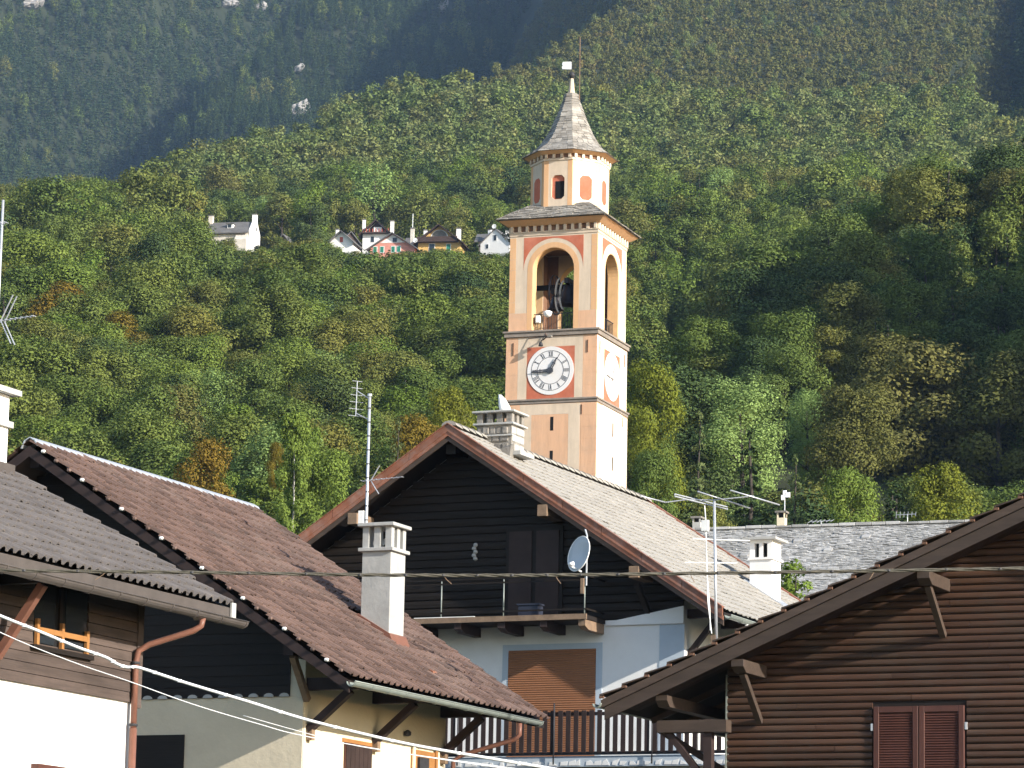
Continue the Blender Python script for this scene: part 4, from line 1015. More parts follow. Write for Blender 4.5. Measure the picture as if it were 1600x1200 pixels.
    H.part(MB().beam((1.1, .75, -.6), (2.05, .75, -1.75), .12, .14, (0, 1, 0)), 'strut', K['wood_bracket'], pr)
    H.part(MB().beam((.35, 2.2, -.45), (2.1, 2.2, -1.5), .12, .14, (0, 1, 0)), 'strut', K['wood_bracket'], pr)
    H.part(MB().box(1.92, 2.09, .66, .84, g, -.4), 'post', K['wood_bracket'], pr)
    for i in range(5): H.part(MB().beam((.05, 2.6 + i * 1.5, -.23), (WX, 2.6 + i * 1.5, rt(WX) - .27), .1, .14), 'rafter', K['wood_bracket'], roof)
    gutter(H, roof, -.09, -.12, -.06, L, .085, K['gutter_grey'])
house_d()

# ------------------------------------------------------------------ church nave with stone slate roof
TT = math.radians(20)
HN = House('church', at(1085, 828, 165), TT, 'church nave under a pale grey stone slate roof', 'church')
def slates(H, roof, O, ex, ey, nrm, width, length, row, m, seed, wmin=.25, wmax=.55, name='slates', taper=None):
    rng = random.Random(seed); mb = MB(); O, ex, ey, nrm = map(Vector, (O, ex, ey, nrm)); n = int(length / row)
    for j in range(n):
        a, b = 0, width
        if taper: a, b = taper(j / n)
        x = a - rng.uniform(0, .2)
        while x < b:
            w = rng.uniform(wmin, wmax); t = rng.uniform(.02, .055); dj = rng.uniform(-.03, .03); li = rng.uniform(0, .02)
            p = O + ex * max(x, a) + ey * (j * row + dj) + nrm * (.012 + li); e = min(x + w - .015, b) - max(x, a)
            if e > .05:
                q = [p + nrm * .01, p + ex * e + nrm * .01, p + ex * e + ey * row * 1.25 - nrm * .01, p + ey * row * 1.25 - nrm * .01]
                mb.hexa(q + [q[0] + nrm * t, q[1] + nrm * t, q[2] + nrm * t * .6, q[3] + nrm * t * .6])
            x += w
    return tag(H.part(mb, name, m, roof), kind='stuff')
def church():
    H = HN; X0, X1 = -3.0, 21; s = math.tan(math.radians(37)); cs = math.cos(math.radians(37)); sn = math.sin(math.radians(37)); W = 6.5; g = H.g
    H.part(MB().prism([(-W + .6, g), (W - .6, g), (W - .6, -s * (W - .6) - .3), (0, -.3), (-W + .6, -s * (W - .6) - .3)], 'x', X0 + .4, X1 - .4), 'wall', K['white_wall'])
    roof = H.part(MB().prism([(0, 0), (-W, -s * W), (-W, -s * W - .2), (0, -.2), (W, -s * W - .2), (W, -s * W)], 'x', X0, X1), 'roof', K['stone_grey'])
    slates(H, roof, (X0, -W, -s * W), (1, 0, 0), (0, cs, sn), (0, -sn, cs), X1 - X0, W / cs, .115, K['slate'], 2, .12, .34)
    rng = random.Random(3); x = X0
    while x < X1:
        w = rng.uniform(.5, .9)
        H.part(MB().box(x, x + w - .02, -.28, .28, -.05, .05 + rng.uniform(0, .05)), 'ridge_stone', K['slate'], roof, bevel=.015); x += w
    for (x, t) in ((5.2, 1.05), (8.4, .9), (6.85, 1.7), (2.9, 1.9), (3.3, 2.6)):
        y = -t * 1.15; H.part(MB().hexa([(x, y - .12, s * (y - .12) + .06), (x + .38, y - .12, s * (y - .12) + .06), (x + .38, y + .14, s * (y + .14) + .03), (x, y + .14, s * (y + .14) + .03), (x, y - .12, s * (y - .12) + .15), (x + .38, y - .12, s * (y - .12) + .13), (x + .38, y + .14, s * (y + .14) + .1), (x, y + .14, s * (y + .14) + .1)]), 'snow_stone', K['slate'], roof)
    for (x, hh, m) in ((4.28, .78, 'cream_wall'), (.15, .62, 'concrete')):
        c = H.part(MB().box(x - .19, x + .19, -.2, .2, -.3, hh * .55), 'chimney', K[m])
        for (a, b) in ((-.19, -.13), (.13, .19)):
            H.part(MB().box(x + a, x + b, -.2, -.14, hh * .55, hh * .85), 'pier', K[m], c); H.part(MB().box(x + a, x + b, .14, .2, hh * .55, hh * .85), 'pier', K[m], c)
        H.part(MB().box(x - .1, x + .19, -.12, .12, hh * .55, hh * .85), 'flue', K['black'], c)
        H.part(MB().box(x - .27, x + .27, -.28, .28, hh * .85, hh * .85 + .09), 'cap', K['stone_grey'], c)
church()

# ------------------------------------------------------------------ bell tower
def arc(cx, cz, r, a0, a1, n): return [(cx + r * math.cos(a), cz + r * math.sin(a)) for a in np.linspace(a0, a1, n)]
_tc = at(933, 512, 180); _tu = np.array([math.cos(TT), -math.sin(TT), 0]); _td = np.array([math.sin(TT), math.cos(TT), 0])
HT = House('bell_tower', _tc - 2.5 * _tu + 2.5 * _td, TT, 'tall peach and white bell tower with clock and octagonal lantern', 'bell tower')
def rot_part(H, mb, k, name, m, parent, **kw):
    """place something modelled on the front face on face k (0 front, 1 right, 2 back, 3 left)"""
    c, s = [(1, 0), (0, 1), (-1, 0), (0, -1)][k]
    mb.v = [(x * c - y * s, x * s + y * c, z) for x, y, z in mb.v]
    if k == 1: m = SUNLIT_PAINT.get(m.name, m)  # right face gets lighter copies, its sunlight put into the paint
    return H.part(mb, name, m, parent, **kw)
K['dial_black_pale'] = mat('sunlit_dial_paint', (.60, .58, .57), var=.25, scale=3, rough=.8)  # washed-out look of the sunlit dial put into the colour
SUNLIT_PAINT = {K[a].name: K[a + '_pale'] for a in ('t_orange', 't_cream', 't_red', 't_ochre', 'dial_black')}  # tower paint to its lighter copy for the sunlit side
def numeral(txt, R, ang, h, mb, y):
    wd = {'I': .36, 'V': .8, 'X': .8}; tot = sum(wd[c] for c in txt) * h * .62; x = -tot / 2
    def seg(a, b, w):
        (ax, az), (bx, bz) = a, b
        dx, dz = bx - ax, bz - az; L = math.hypot(dx, dz); nx, nz = -dz / L * w / 2, dx / L * w / 2
        q = [(ax + nx, az + nz), (bx + nx, bz + nz), (bx - nx, bz - nz), (ax - nx, az - nz)]
        ca, sa = math.cos(-ang), math.sin(-ang)
        mb.prism([(px * ca - (pz + R) * sa, px * sa + (pz + R) * ca) for px, pz in q], 'y', y - .006, y)
    for c in txt:
        w = wd[c] * h * .62; m = x + w / 2
        if c == 'I': seg((m, -h / 2), (m, h / 2), .032)
        if c == 'V': seg((x + .03, h / 2), (m, -h / 2), .038); seg((x + w - .03, h / 2), (m, -h / 2), .018)
        if c == 'X': seg((x + .03, h / 2), (x + w - .03, -h / 2), .038); seg((x + .03, -h / 2), (x + w - .03, h / 2), .018)
        x += w
def tower():
    H = HT; g = H.g
    B = 2.52            # half side of the shafts
    # --- shafts
    base = H.part(MB().prism([(-B - .05, -B - .05), (B + .05, -B - .05), (B + .05, B + .05), (-B - .05, B + .05)], 'z', g, -3.93), 'lower_shaft', K['t_orange'])
    clk = H.part(MB().box(-B, B, -B, B, -3.66, -.34), 'clock_stage', K['t_orange'])
    led = []
    for (z0, z1, o) in ((-3.93, -3.66, .14), (-.34, 0.0, .16)):
        l = MB().prism([(-B - o, -B - o), (B + o, -B - o), (B + o, B + o), (-B - o, B + o)], 'z', z1 - .10, z1)
        l.prism([(-B - o * .6, -B - o * .6), (B + o * .6, -B - o * .6), (B + o * .6, B + o * .6), (-B - o * .6, B + o * .6)], 'z', z0 + .02, z1 - .102)
        led.append(H.part(l, 'stone_ledge', K['t_ledge'], bevel=.01))
    for k in range(4):
        e = .006
        # lower shaft painting: quoins, cream frame, orange field
        Y = -B - .05
        fr = MB()
        for (a, b) in ((-1.66, -1.02), (1.02, 1.66)): fr.box(a - .0, b, Y - e, Y, g + 1, -4.5)
        fr.box(-1.66, 1.66, Y - e, Y, -4.5, -3.95)
        rot_part(H, fr, k, 'painted_frame', K['t_cream'], base)
        rot_part(H, MB().box(-1.0, 1.0, Y - .005, Y, g + 1, -4.52), k, 'painted_field', K['t_orange'], base)
        for i in range(14):
            for sg in (-1, 1):
                z = -4.0 - i * .62; a = sg * 1.72; b = sg * (B + .03)
                rot_part(H, MB().box(min(a, b), max(a, b), Y - e, Y, z - .6, z), k, 'painted_quoin', K['t_orange'], base)
        if k < 2:
            for z in (-5.36, -7.15): rot_part(H, MB().box(-.085 + .12, .085 + .12, Y - .012, Y - .001, z, z + .73), k, 'slit_window', K['black'], base)
        rot_part(H, MB().box(1.72, 1.77, Y - .03, Y - .006, -4.55, -4.05), k, 'anchor_iron', K['rust'], base)
        # clock stage painting
        Y = -B
        cb = MB()
        for (a, b) in ((-1.85, -1.36), (1.30, 1.75)): cb.box(a, b, Y - e, Y, -3.65, -.36)
        cb.box(-1.36, 1.30, Y - e, Y, -.88, -.36)
        rot_part(H, cb, k, 'painted_frame', K['t_cream'], clk)
        rot_part(H, MB().box(-1.33, 1.33 - .04, Y - e, Y, -3.64, -.90), k, 'red_square', K['t_red'], clk)
        for sx in (-2.12, 2.0): rot_part(H, MB().box(sx - .03, sx + .03, Y - .04, Y - .001, -1.28, -.62), k, 'anchor_iron', K['rust'], clk)
        for i in range(5):
            for (a, b) in ((-B + .01, -1.87), (1.77, B - .01)):
                z = -.37 - i * .66; rot_part(H, MB().box(a, b, Y - e, Y, max(z - .64, -3.64), z), k, 'painted_quoin', K['t_orange'], clk)
        if k < 2:     # dial
            cx, cz, R = -.02, -2.17, 1.285
            disc = MB().prism(arc(cx, cz, R, 0, 2 * math.pi, 49)[:-1], 'y', Y - .035, Y - .008)
            d = rot_part(H, disc, k, 'clock_dial', K['t_white'], clk)
            for (r0, r1) in ((1.045, 1.07), (.705, .73)):
                a = arc(cx, cz, r1, 0, 2 * math.pi, 65); b = arc(cx, cz, r0, 0, 2 * math.pi, 65); mb = MB()
                for i in range(64): mb.prism([a[i], a[i + 1], b[i + 1], b[i]], 'y', Y - .042, Y - .035)
                rot_part(H, mb, k, 'dial_ring', K['dial_black'], d)
            for h, t in enumerate(('XII', 'I', 'II', 'III', 'IIII', 'V', 'VI', 'VII', 'VIII', 'IX', 'X', 'XI')):
                mb = MB(); numeral(t, .885, h * math.pi / 6, .27, mb, Y - .036)
                mb.v = [(x + cx, y, z + cz) for x, y, z in mb.v]
                rot_part(H, mb, k, 'numeral', K['dial_black'], d)
            def hand(ang, L, w, name):
                mb = MB(); ca, sa = math.cos(-ang), math.sin(-ang)
                for poly in ([(-w, -.18), (-w * .9, L * .55), (-w * .25, L), (0, L), (-w * .15, L * .5), (-w * .3, -.18)], [(w, -.18), (w * .9, L * .55), (w * .25, L), (0, L), (w * .15, L * .5), (w * .3, -.18)], [(-w * 1.6, L * .52), (w * 1.6, L * .52), (w * 1.2, L * .56), (-w * 1.2, L * .56)]):
                    mb.prism([(cx + px * ca - pz * sa, cz + px * sa + pz * ca) for px, pz in poly], 'y', Y - .12, Y - .10)
                rot_part(H, mb, k, name, K['dial_black'], d)
            hand(math.radians(267), 1.02, .085, 'minute_hand'); hand(math.radians(29), .78, .075, 'hour_hand')
            rot_part(H, MB().prism(arc(cx, cz, .16, 0, 2 * math.pi, 21)[:-1], 'y', Y - .14, Y - .05), k, 'hand_hub', K['dial_black'], d)
    # --- bell stage: four arched faces
    S = 2.44; T = .62; zt = 5.13
    bell = H.part(MB().box(-S + T + .05, S - T - .05, -S + T + .05, S - T - .05, -.02, .04), 'bell_floor', K['t_ledge'])
    for k in range(4):
        r = 1.155; zs = 3.29; Y = -S
        out = [(-S, 0), (-r, 0)] + arc(0, zs, r, math.pi, 0, 21) + [(r, 0), (S, 0), (S, zt), (-S, zt)]
        # piers meet the neighbours at a mitre: model as face plate with depth T, neighbours butt inside
        xs = S if k % 2 == 0 else S - T
        out = [(-xs, .0), (-r, .0)] + arc(0, zs, r, math.pi, 0, 21) + [(r, .0), (xs, .0), (xs, zt), (-xs, zt)]
        if k % 2: out = [(x, z) for x, z in out]
        f = rot_part(H, MB().prism(out, 'y', Y + (.0 if k % 2 == 0 else .0), Y + T), k, 'arched_wall', K['t_cream'], bell)
        e = .006
        rv = MB(); a = [(-r + .004, .02)] + arc(0, zs, r - .004, math.pi, 0, 21) + [(r - .004, .02)]; b = [(-r + .02, .02)] + arc(0, zs, r - .02, math.pi, 0, 21) + [(r - .02, .02)]
        for i in range(len(a) - 1): rv.prism([a[i], a[i + 1], b[i + 1], b[i]], 'y', Y + .02, Y + T - .02)
        rot_part(H, rv, k, 'arch_reveal', K['t_reveal'], f)
        # ochre arch trim and piers
        tr = MB(); a = [(-1.44, .02)] + arc(0, zs, 1.44, math.pi, 0, 21) + [(1.44, .02)]; b = [(-r, .02)] + arc(0, zs, r, math.pi, 0, 21) + [(r, .02)]
        for i in range(len(a) - 1): tr.prism([a[i], a[i + 1], b[i + 1], b[i]], 'y', Y - e, Y)
        rot_part(H, tr, k, 'arch_trim', K['t_ochre'], f)
        for sg in (-1, 1):
            sp = [(sg * 1.66, zs + .0), (sg * 1.66, 5.04), (0, 5.04), (0, zs + 1.66)] + arc(0, zs, 1.66, math.pi / 2, 0 if sg > 0 else math.pi, 12)[1:-1]
            rot_part(H, MB().prism(sp, 'y', Y - e, Y), k, 'red_spandrel', K['t_red'], f)
            a, b = sg * 2.10, sg * (S - .004)
            for i in range(7):
                z = 1.0 + i * .58; rot_part(H, MB().box(min(a, b), max(a, b), Y - e, Y, z, min(z + .565, 5.04)), k, 'painted_quoin', K['t_ochre'], f)
            a, b = sg * 1.46, sg * (S - .004)
            rot_part(H, MB().box(min(a, b), max(a, b), Y - e, Y, .02, .98), k, 'painted_plinth', K['t_orange'], f)
        # rails in the opening
        ra = rot_part(H, MB().box(-r + .02, r - .02, Y + .25, Y + .29, .92, .96), k, 'railing', K['iron'], bell)
        for i in range(15):
            x = -r + .1 + i * (2 * r - .2) / 14; rot_part(H, MB().box(x - .012, x + .012, Y + .26, Y + .28, .04, .92), k, 'rail_bar', K['iron'], ra)
    H.part(MB().box(-S + T, S - T, -S + T, S - T, 4.95, 5.1), 'vault', K['t_inner'], bell)
    for k in range(4):   # dark inner lining of the walls
        for sg in (-1, 1):
            a, b = sg * 1.2, sg * (S - T - .012)
            rot_part(H, MB().box(min(a, b), max(a, b), -S + T, -S + T + .012, .05, 4.9), k, 'inner_plaster', K['t_inner'], bell)
    # --- bells and their wheels
    bm_ = H.part(MB().box(-1.8, 1.8, -.1, .1, 2.7, 2.95), 'headstock_beam', K['wood_dark'], bell)
    for (x, y, sc, n) in ((.40, -.95, 1.1, 'bell'), (-.70, .1, .8, 'bell')):
        pr = [(.0, 1.02), (.16, 1.0), (.27, .92), (.32, .72), (.36, .45), (.45, .2), (.56, .04), (.60, 0), (.52, 0), (.40, .2), (.30, .5), (.24, .8), (.0, .88)]
        b = H.part(MB().lathe([(max(r, .001) * sc, z * sc) for r, z in pr][::-1], 20, (x, y, 1.62)), n, K['bronze'], bell, smooth=True)
        H.part(MB().box(x - .12, x + .12, y - .5, y + .5, 1.62 + 1.0 * sc, 1.62 + 1.0 * sc + .28), 'headstock', K['iron'], b)
    for (x, y, R, m) in ((-.30, -1.15, 1.05, 'bronze'), (1.5, .3, 1.05, 'rust')):
        w = MB(); n = 40
        for i in range(n):
            a0, a1 = 2 * math.pi * i / n, 2 * math.pi * (i + 1) / n
            w.beam((x, y + R * math.cos(a0), 2.15 + R * math.sin(a0)), (x, y + R * math.cos(a1), 2.15 + R * math.sin(a1)), .05, .07, (1, 0, 0))
        wh = H.part(w, 'bell_wheel', K[m], bell)
        for i in range(6):
            a = math.pi * i / 6; H.part(MB().tube([(x, y - R * math.cos(a), 2.15 - R * math.sin(a)), (x, y + R * math.cos(a), 2.15 + R * math.sin(a))], .02, 6), 'spoke', K[m], wh)
    for (x, R) in ((-.12, .95), (.12, .8)):
        pts = [(x + .12 * math.sin(a), -1.75, 1.9 + R * math.sin(a)) for a in np.linspace(-1.2, 1.25, 12)]
        pts = [(x - .28 * math.cos(a) + .3, -1.75, 2.0 + R * math.sin(a)) for a in np.linspace(-1.35, 1.35, 12)]
        H.part(MB().tube(pts, [.03 + .03 * math.cos(a) for a in np.linspace(-1.35, 1.35, 12)], 7), 'bell_lever', K['concrete'], bell, smooth=True)
    fl = H.part(MB().box(-.98, -.72, -2.36, -2.2, .45, .85), 'floodlight', K['white_plastic'], bell, bevel=.03)
    H.part(MB().lathe([(.05, 0), (.2, .1), (.24, .3), (.1, .36)], 14, (-.35, -2.2, .75)), 'floodlight', K['chimney_white'], bell, smooth=True)
    H.part(MB().tube([(-.32, -2.56, .02), (-.3, -2.62, -.25), (-.12, -2.75, -.45)], .025, 6), 'lamp_cable', K['rust'], bell)
    # bracket with lamp above the dial
    br = H.part(MB().tube([(-.45, -2.53, -.5), (-.1, -3.05, -.48), (.02, -3.15, -.47)], .035, 8), 'dial_lamp', K['iron'], clk)
    H.part(MB().tube([(-1.3, -2.54, -.42), (-.1, -3.05, -.44)], .02, 6), 'stay', K['iron'], br)
    H.part(MB().lathe([(.03, .22), (.09, .16), (.13, 0), (.11, -.02)][::-1], 12, (-.42, -3.0, -.92)), 'lamp_head', K['iron'], br, smooth=True)
    H.part(MB().tube([(-.42, -3.0, -.72), (-.3, -2.95, -.47)], .02, 6), 'stem', K['iron'], br)
    H.part(MB().box(-.0, .2, -3.2, -2.95, -.5, -.4), 'lamp_box', K['stone_grey'], br)
    # --- cornice with dentils, spreading eave
    cor = H.part(MB().box(-S - .03, S + .03, -S - .03, S + .03, zt, zt + .16), 'cornice', K['t_cream'])
    H.part(MB().box(-S - .07, S + .07, -S - .07, S + .07, zt + .16, zt + .22), 'moulding', K['t_cream'], cor)
    H.part(MB().box(-S + .02, S - .02, -S + .02, S - .02, zt + .22, zt + .56), 'dentil_recess', K['t_inner'], cor)
    for k in range(4):
        for i in range(12):
            x = -S + .12 + i * (2 * S - .24) / 11
            rot_part(H, MB().box(x - .075, x + .075, -S - .10, -S + .03, zt + .22, zt + .52), k, 'dentil', K['t_cream'], cor)
    z1 = zt + .52
    spread = MB().add([(sx * (S + .12), sy * (S + .12), z1) for sx, sy in ((-1, -1), (1, -1), (1, 1), (-1, 1))] + [(sx * (S + .50), sy * (S + .50), z1 + .26) for sx, sy in ((-1, -1), (1, -1), (1, 1), (-1, 1))],
                      [(0, 1, 2, 3), (4, 5, 6, 7), (0, 1, 5, 4), (1, 2, 6, 5), (2, 3, 7, 6), (3, 0, 4, 7)])
    H.part(spread, 'eave_cove', K['t_ochre'], cor)
    # --- skirt roof in rows of slates
    ze = z1 + .27; E = S + .56; ap = 1.93
    skirt = MB().add([(sx * E, sy * E, ze) for sx, sy in ((-1, -1), (1, -1), (1, 1), (-1, 1))] + [(sx * 1.5, sy * 1.5, ze + 1.08) for sx, sy in ((-1, -1), (1, -1), (1, 1), (-1, 1))],
                     [(0, 1, 2, 3), (4, 5, 6, 7), (0, 1, 5, 4), (1, 2, 6, 5), (2, 3, 7, 6), (3, 0, 4, 7)])
    sk = H.part(skirt, 'skirt_roof', K['slate_lantern'])
    dz, dr = 1.08, E - 1.5; Ls = math.hypot(dz, dr)
    for k in range(4):
        c, s = [(1, 0), (0, 1), (-1, 0), (0, -1)][k]
        R_ = lambda v: (v[0] * c - v[1] * s, v[0] * s + v[1] * c, v[2])
        slates(H, sk, R_((-E - .04, -E - .05, ze - .0)), R_((1, 0, 0)), R_((0, dr / Ls, dz / Ls)), R_((0, -dz / Ls, dr / Ls)), 2 * E + .08, Ls, .15, K['slate_lantern'], 20 + k, .22, .5, 'skirt_slates', taper=lambda t: (t * dr, 2 * E + .08 - t * dr))
    # --- octagonal lantern
    zo, zo1 = 6.2, 9.28; R8 = ap / math.cos(math.pi / 8); ph = math.pi / 8
    lan = H.part(MB().lathe([(R8 - .12, zo), (R8 - .12, zo1)], 8, phase=ph), 'lantern', K['t_cream'])
    side = 2 * ap * math.tan(math.pi / 8)
    for k in range(8):
        ang = -math.pi / 2 + k * math.pi / 4 
        def place(mb, name, m, parent, **kw):
            c, s = math.cos(ang + math.pi / 2), math.sin(ang + math.pi / 2)
            mb.v = [(x * c - y * s, x * s + y * c, z) for x, y, z in mb.v]; return H.part(mb, name, SUNLIT_PAINT.get(m.name, m) if k in (1, 2) and m is not K['t_red'] else m, parent, **kw)  # right-hand facets use the copies with sunlight painted in
        hs = side / 2; Y = -ap; cz = 7.82; a, b, ch = .36, .66, .17
        octo = [(-a + ch, cz - b), (a - ch, cz - b), (a, cz - b + ch), (a, cz + b - ch), (a - ch, cz + b), (-a + ch, cz + b), (-a, cz + b - ch), (-a, cz - b + ch)]
        if k % 4 == 0:   # open window: plate in two halves round the hole, a reveal and a dark inside
            r = [(0, zo), (hs, zo), (hs, zo1), (0, zo1), (0, cz + b), (a - ch, cz + b), (a, cz + b - ch), (a, cz - b + ch), (a - ch, cz - b), (0, cz - b)]
            f = place(MB().prism(r, 'y', Y, Y + .11), 'lantern_face', K['t_cream'], lan)
            place(MB().prism([(-x, z) for x, z in r][::-1], 'y', Y, Y + .11), 'lantern_face', K['t_cream'], lan)
            place(MB().prism(octo, 'y', Y + .10, Y + .108), 'reveal', K['t_red'], lan)
            place(MB().box(-.17, .33, Y + .085, Y + .10, cz - b + .05, cz + b - .32), 'opening', K['black'], lan)
        else:
            f = place(MB().box(-hs, hs, Y, Y + .11, zo, zo1), 'lantern_face', K['t_cream'], lan)
            place(MB().prism(octo, 'y', Y - .006, Y), 'blind_window', K['t_red'], lan)
        for sg in (-1, 1):
            u0, u1 = sg * (hs - .26), sg * (hs - .004)
            place(MB().box(min(u0, u1), max(u0, u1), Y - .007, Y, zo, zo1 - .02), 'corner_strip', K['t_ochre'], lan)
        # cornice dentils
        place(MB().box(-hs - .03, hs + .03, Y - .05, Y + .05, zo1, zo1 + .12), 'cornice', K['t_cream'], lan)
        place(MB().box(-hs + .02, hs - .02, Y - .03, Y + .05, zo1 + .12, zo1 + .36), 'dentil_recess', K['t_inner'], lan)
        for i in range(4):
            x = -hs + .14 + i * (2 * hs - .28) / 3; place(MB().box(x - .07, x + .07, Y - .13, Y - .03, zo1 + .12, zo1 + .33), 'dentil', K['t_cream'], lan)
    H.part(MB().lathe([(R8 + .16, zo1 + .33), (R8 + .42, zo1 + .48)], 8, phase=ph), 'eave_cove', K['t_ochre'], lan)
    # --- bell shaped slate roof
    prof = [(R8 + .52, zo1 + .47), (R8 + .18, zo1 + .72), (1.72, zo1 + 1.1), (1.33, zo1 + 1.65), (1.0, zo1 + 2.3), (.72, zo1 + 3.0), (.48, zo1 + 3.65), (.34, zo1 + 4.02)]
    cap = H.part(MB().lathe(prof, 8, phase=ph), 'lantern_roof', K['slate_lantern'])
    sl = MB(); rng = random.Random(7)
    zs = [p[1] for p in prof]; rs = [p[0] for p in prof]; z = prof[0][1]
    while z < prof[-1][1] - .05:
        r0 = np.interp(z, zs, rs); dz_ = .11 if z < zo1 + .8 else .15; r1 = np.interp(z + dz_ * 1.3, zs, rs)
        for k in range(8):
            a0 = ph + k * math.pi / 4; a1 = a0 + math.pi / 4
            p0, p1 = Vector((r0 * math.cos(a0), r0 * math.sin(a0), z)), Vector((r0 * math.cos(a1), r0 * math.sin(a1), z))
            q0, q1 = Vector((r1 * math.cos(a0), r1 * math.sin(a0), z + dz_ * 1.3)), Vector((r1 * math.cos(a1), r1 * math.sin(a1), z + dz_ * 1.3))
            nn = max(1, int((p1 - p0).length / .28)); t = 0; cuts = [0] + sorted((i + rng.uniform(-.2, .2)) / nn for i in range(1, nn)) + [1]
            no = (p0 + p1 + q0 + q1) / 4; no.z = 0; no.normalize()
            for i in range(nn):
                ta, tb = cuts[i], cuts[i + 1] - (.02 if i < nn - 1 else 0); o = no * rng.uniform(.015, .05)
                A, Bp, Cc_, D = p0.lerp(p1, ta), p0.lerp(p1, tb), q0.lerp(q1, tb), q0.lerp(q1, ta)
                sl.hexa([A, Bp, Cc_ - no * .02, D - no * .02, A + o, Bp + o, Cc_ + o * .3, D + o * .3])
        z += dz_
    tag(H.part(sl, 'lantern_slates', K['slate_lantern'], cap), kind='stuff')
    zt2 = zo1 + 4.02
    H.part(MB().lathe([(.42, zt2 - .08), (.40, zt2 + .06), (.25, zt2 + .12)], 8, phase=ph), 'roof_cap', K['slate_lantern'], cap)
    fin = H.part(MB().lathe([(.22, zt2 + .05), (.17, zt2 + .3), (.10, zt2 + .95)], 8), 'finial', K['t_cream'])
    H.part(MB().lathe([(.02, zt2 + .95), (.12, zt2 + 1.0), (.17, zt2 + 1.1), (.175, zt2 + 1.17), (.12, zt2 + 1.28), (.02, zt2 + 1.33)], 14), 'ball', K['iron'], fin, smooth=True)
    H.part(MB().tube([(0, 0, zt2 + 1.3), (0, 0, zt2 + 2.0)], .018, 6), 'vane_rod', K['iron'], fin)
    H.part(MB().prism([(-.55, zt2 + 1.52), (-.02, zt2 + 1.47), (-.02, zt2 + 1.86), (-.06, zt2 + 1.9), (-.52, zt2 + 1.92), (-.56, zt2 + 1.8), (-.53, zt2 + 1.72), (-.57, zt2 + 1.62)], 'y', -.012, .012), 'weather_vane', K['vane'], fin)
    rod = H.part(MB().tube([(.42, .1, zt2 - .25), (.40, .1, zt2 + 3.25)], .022, 6), 'lightning_rod', K['wood_beam'])
tower()

# ------------------------------------------------------------------ the hamlet on the hill
K['v_white'] = mat('hamlet_white_render', (.80, .79, .77), var=.06, scale=.5, rough=.95)
K['v_pink'] = mat('hamlet_pink_render', (.62, .27, .21), var=.08, scale=.5, rough=.95)
K['v_yellow'] = mat('hamlet_ochre_render', (.62, .40, .14), var=.08, scale=.5, rough=.95)
K['v_stone'] = mat('hamlet_pale_stone', (.60, .55, .48), var=.2, scale=.9, rough=.95, stain=(.42, .37, .31), stain_scale=.4)
K['v_roof'] = mat('hamlet_slate_roof', (.13, .125, .122), var=.25, scale=.8, rough=.9)
K['v_brown'] = mat('hamlet_brown_timber', (.06, .038, .032), var=.2, scale=1, rough=.8)
K['v_green'] = mat('hamlet_green_shutter', (.03, .20, .13), var=.1, scale=1, rough=.6)
K['v_red'] = mat('hamlet_red_shutter', (.40, .09, .06), var=.1, scale=1, rough=.6)
D0 = 720.0; PXM = FPX / (D0 * 1.02)
def vhouse(name, label, px, py, rot, w, depth, hw, hr, wm, rm='v_roof', over=.6, front_over=.9, dist=D0, upper=None):
    """gabled house; px,py: pixel of the front gable's peak; front at local y=0"""
    P = at(px, py, dist); H = House(name, P, math.radians(rot), label, 'house')
    g = min(H.g, -hr - hw); hw2 = w / 2
    H.wall = H.part(MB().prism([(-hw2, g), (hw2, g), (hw2, -hr), (0, -.15), (-hw2, -hr)], 'y', 0, depth), 'wall', K[wm])
    s = hr / hw2
    H.s = s
    r = MB()
    for sg in (-1, 1):
        r.prism([(0, .05), (sg * (hw2 + over), .05 - s * (hw2 + over)), (sg * (hw2 + over), -.15 - s * (hw2 + over)), (0, -.15)], 'y', -front_over, depth + .4)
    H.roof = H.part(r, 'roof', K[rm])
    return H
def vwin(H, x0, x1, z0, z1, m='glass', frame='v_white', shut=None):
    w = H.part(MB().box(x0 - .12, x1 + .12, -.05, .02, z0 - .12, z1 + .12), 'window', K[frame], H.wall)
    H.part(MB().box(x0, x1, -.08, -.05, z0, z1), 'pane', K[m], w)
    if shut:
        ww = (x1 - x0) * .55
        for a in (x0 - ww, x1): H.part(MB().box(a, a + ww, -.12, -.06, z0, z1), 'shutter', K[shut], w)
def vchim(H, x, y, zb, zt, w=.7, m='v_white'):
    w *= .85; zt -= .25
    c = H.part(MB().box(x - w / 2, x + w / 2, y - w / 2, y + w / 2, zb, zt), 'chimney', K[m], H.roof)
    H.part(MB().box(x - w * .62, x + w * .62, y - w * .62, y + w * .62, zt, zt + .2), 'cap', K['v_roof'], c)
def vdish(H, x, y, z):
    mb = MB().lathe([(.02, -.12), (.3, -.06), (.5, .08), (.46, .08), (.02, -.06)], 14)
    d = H.part(MB().add([(p[0] + x, y - p[2], z + p[1]) for p in mb.v], mb.f), 'satellite_dish', K['white_plastic'], H.roof, smooth=True)
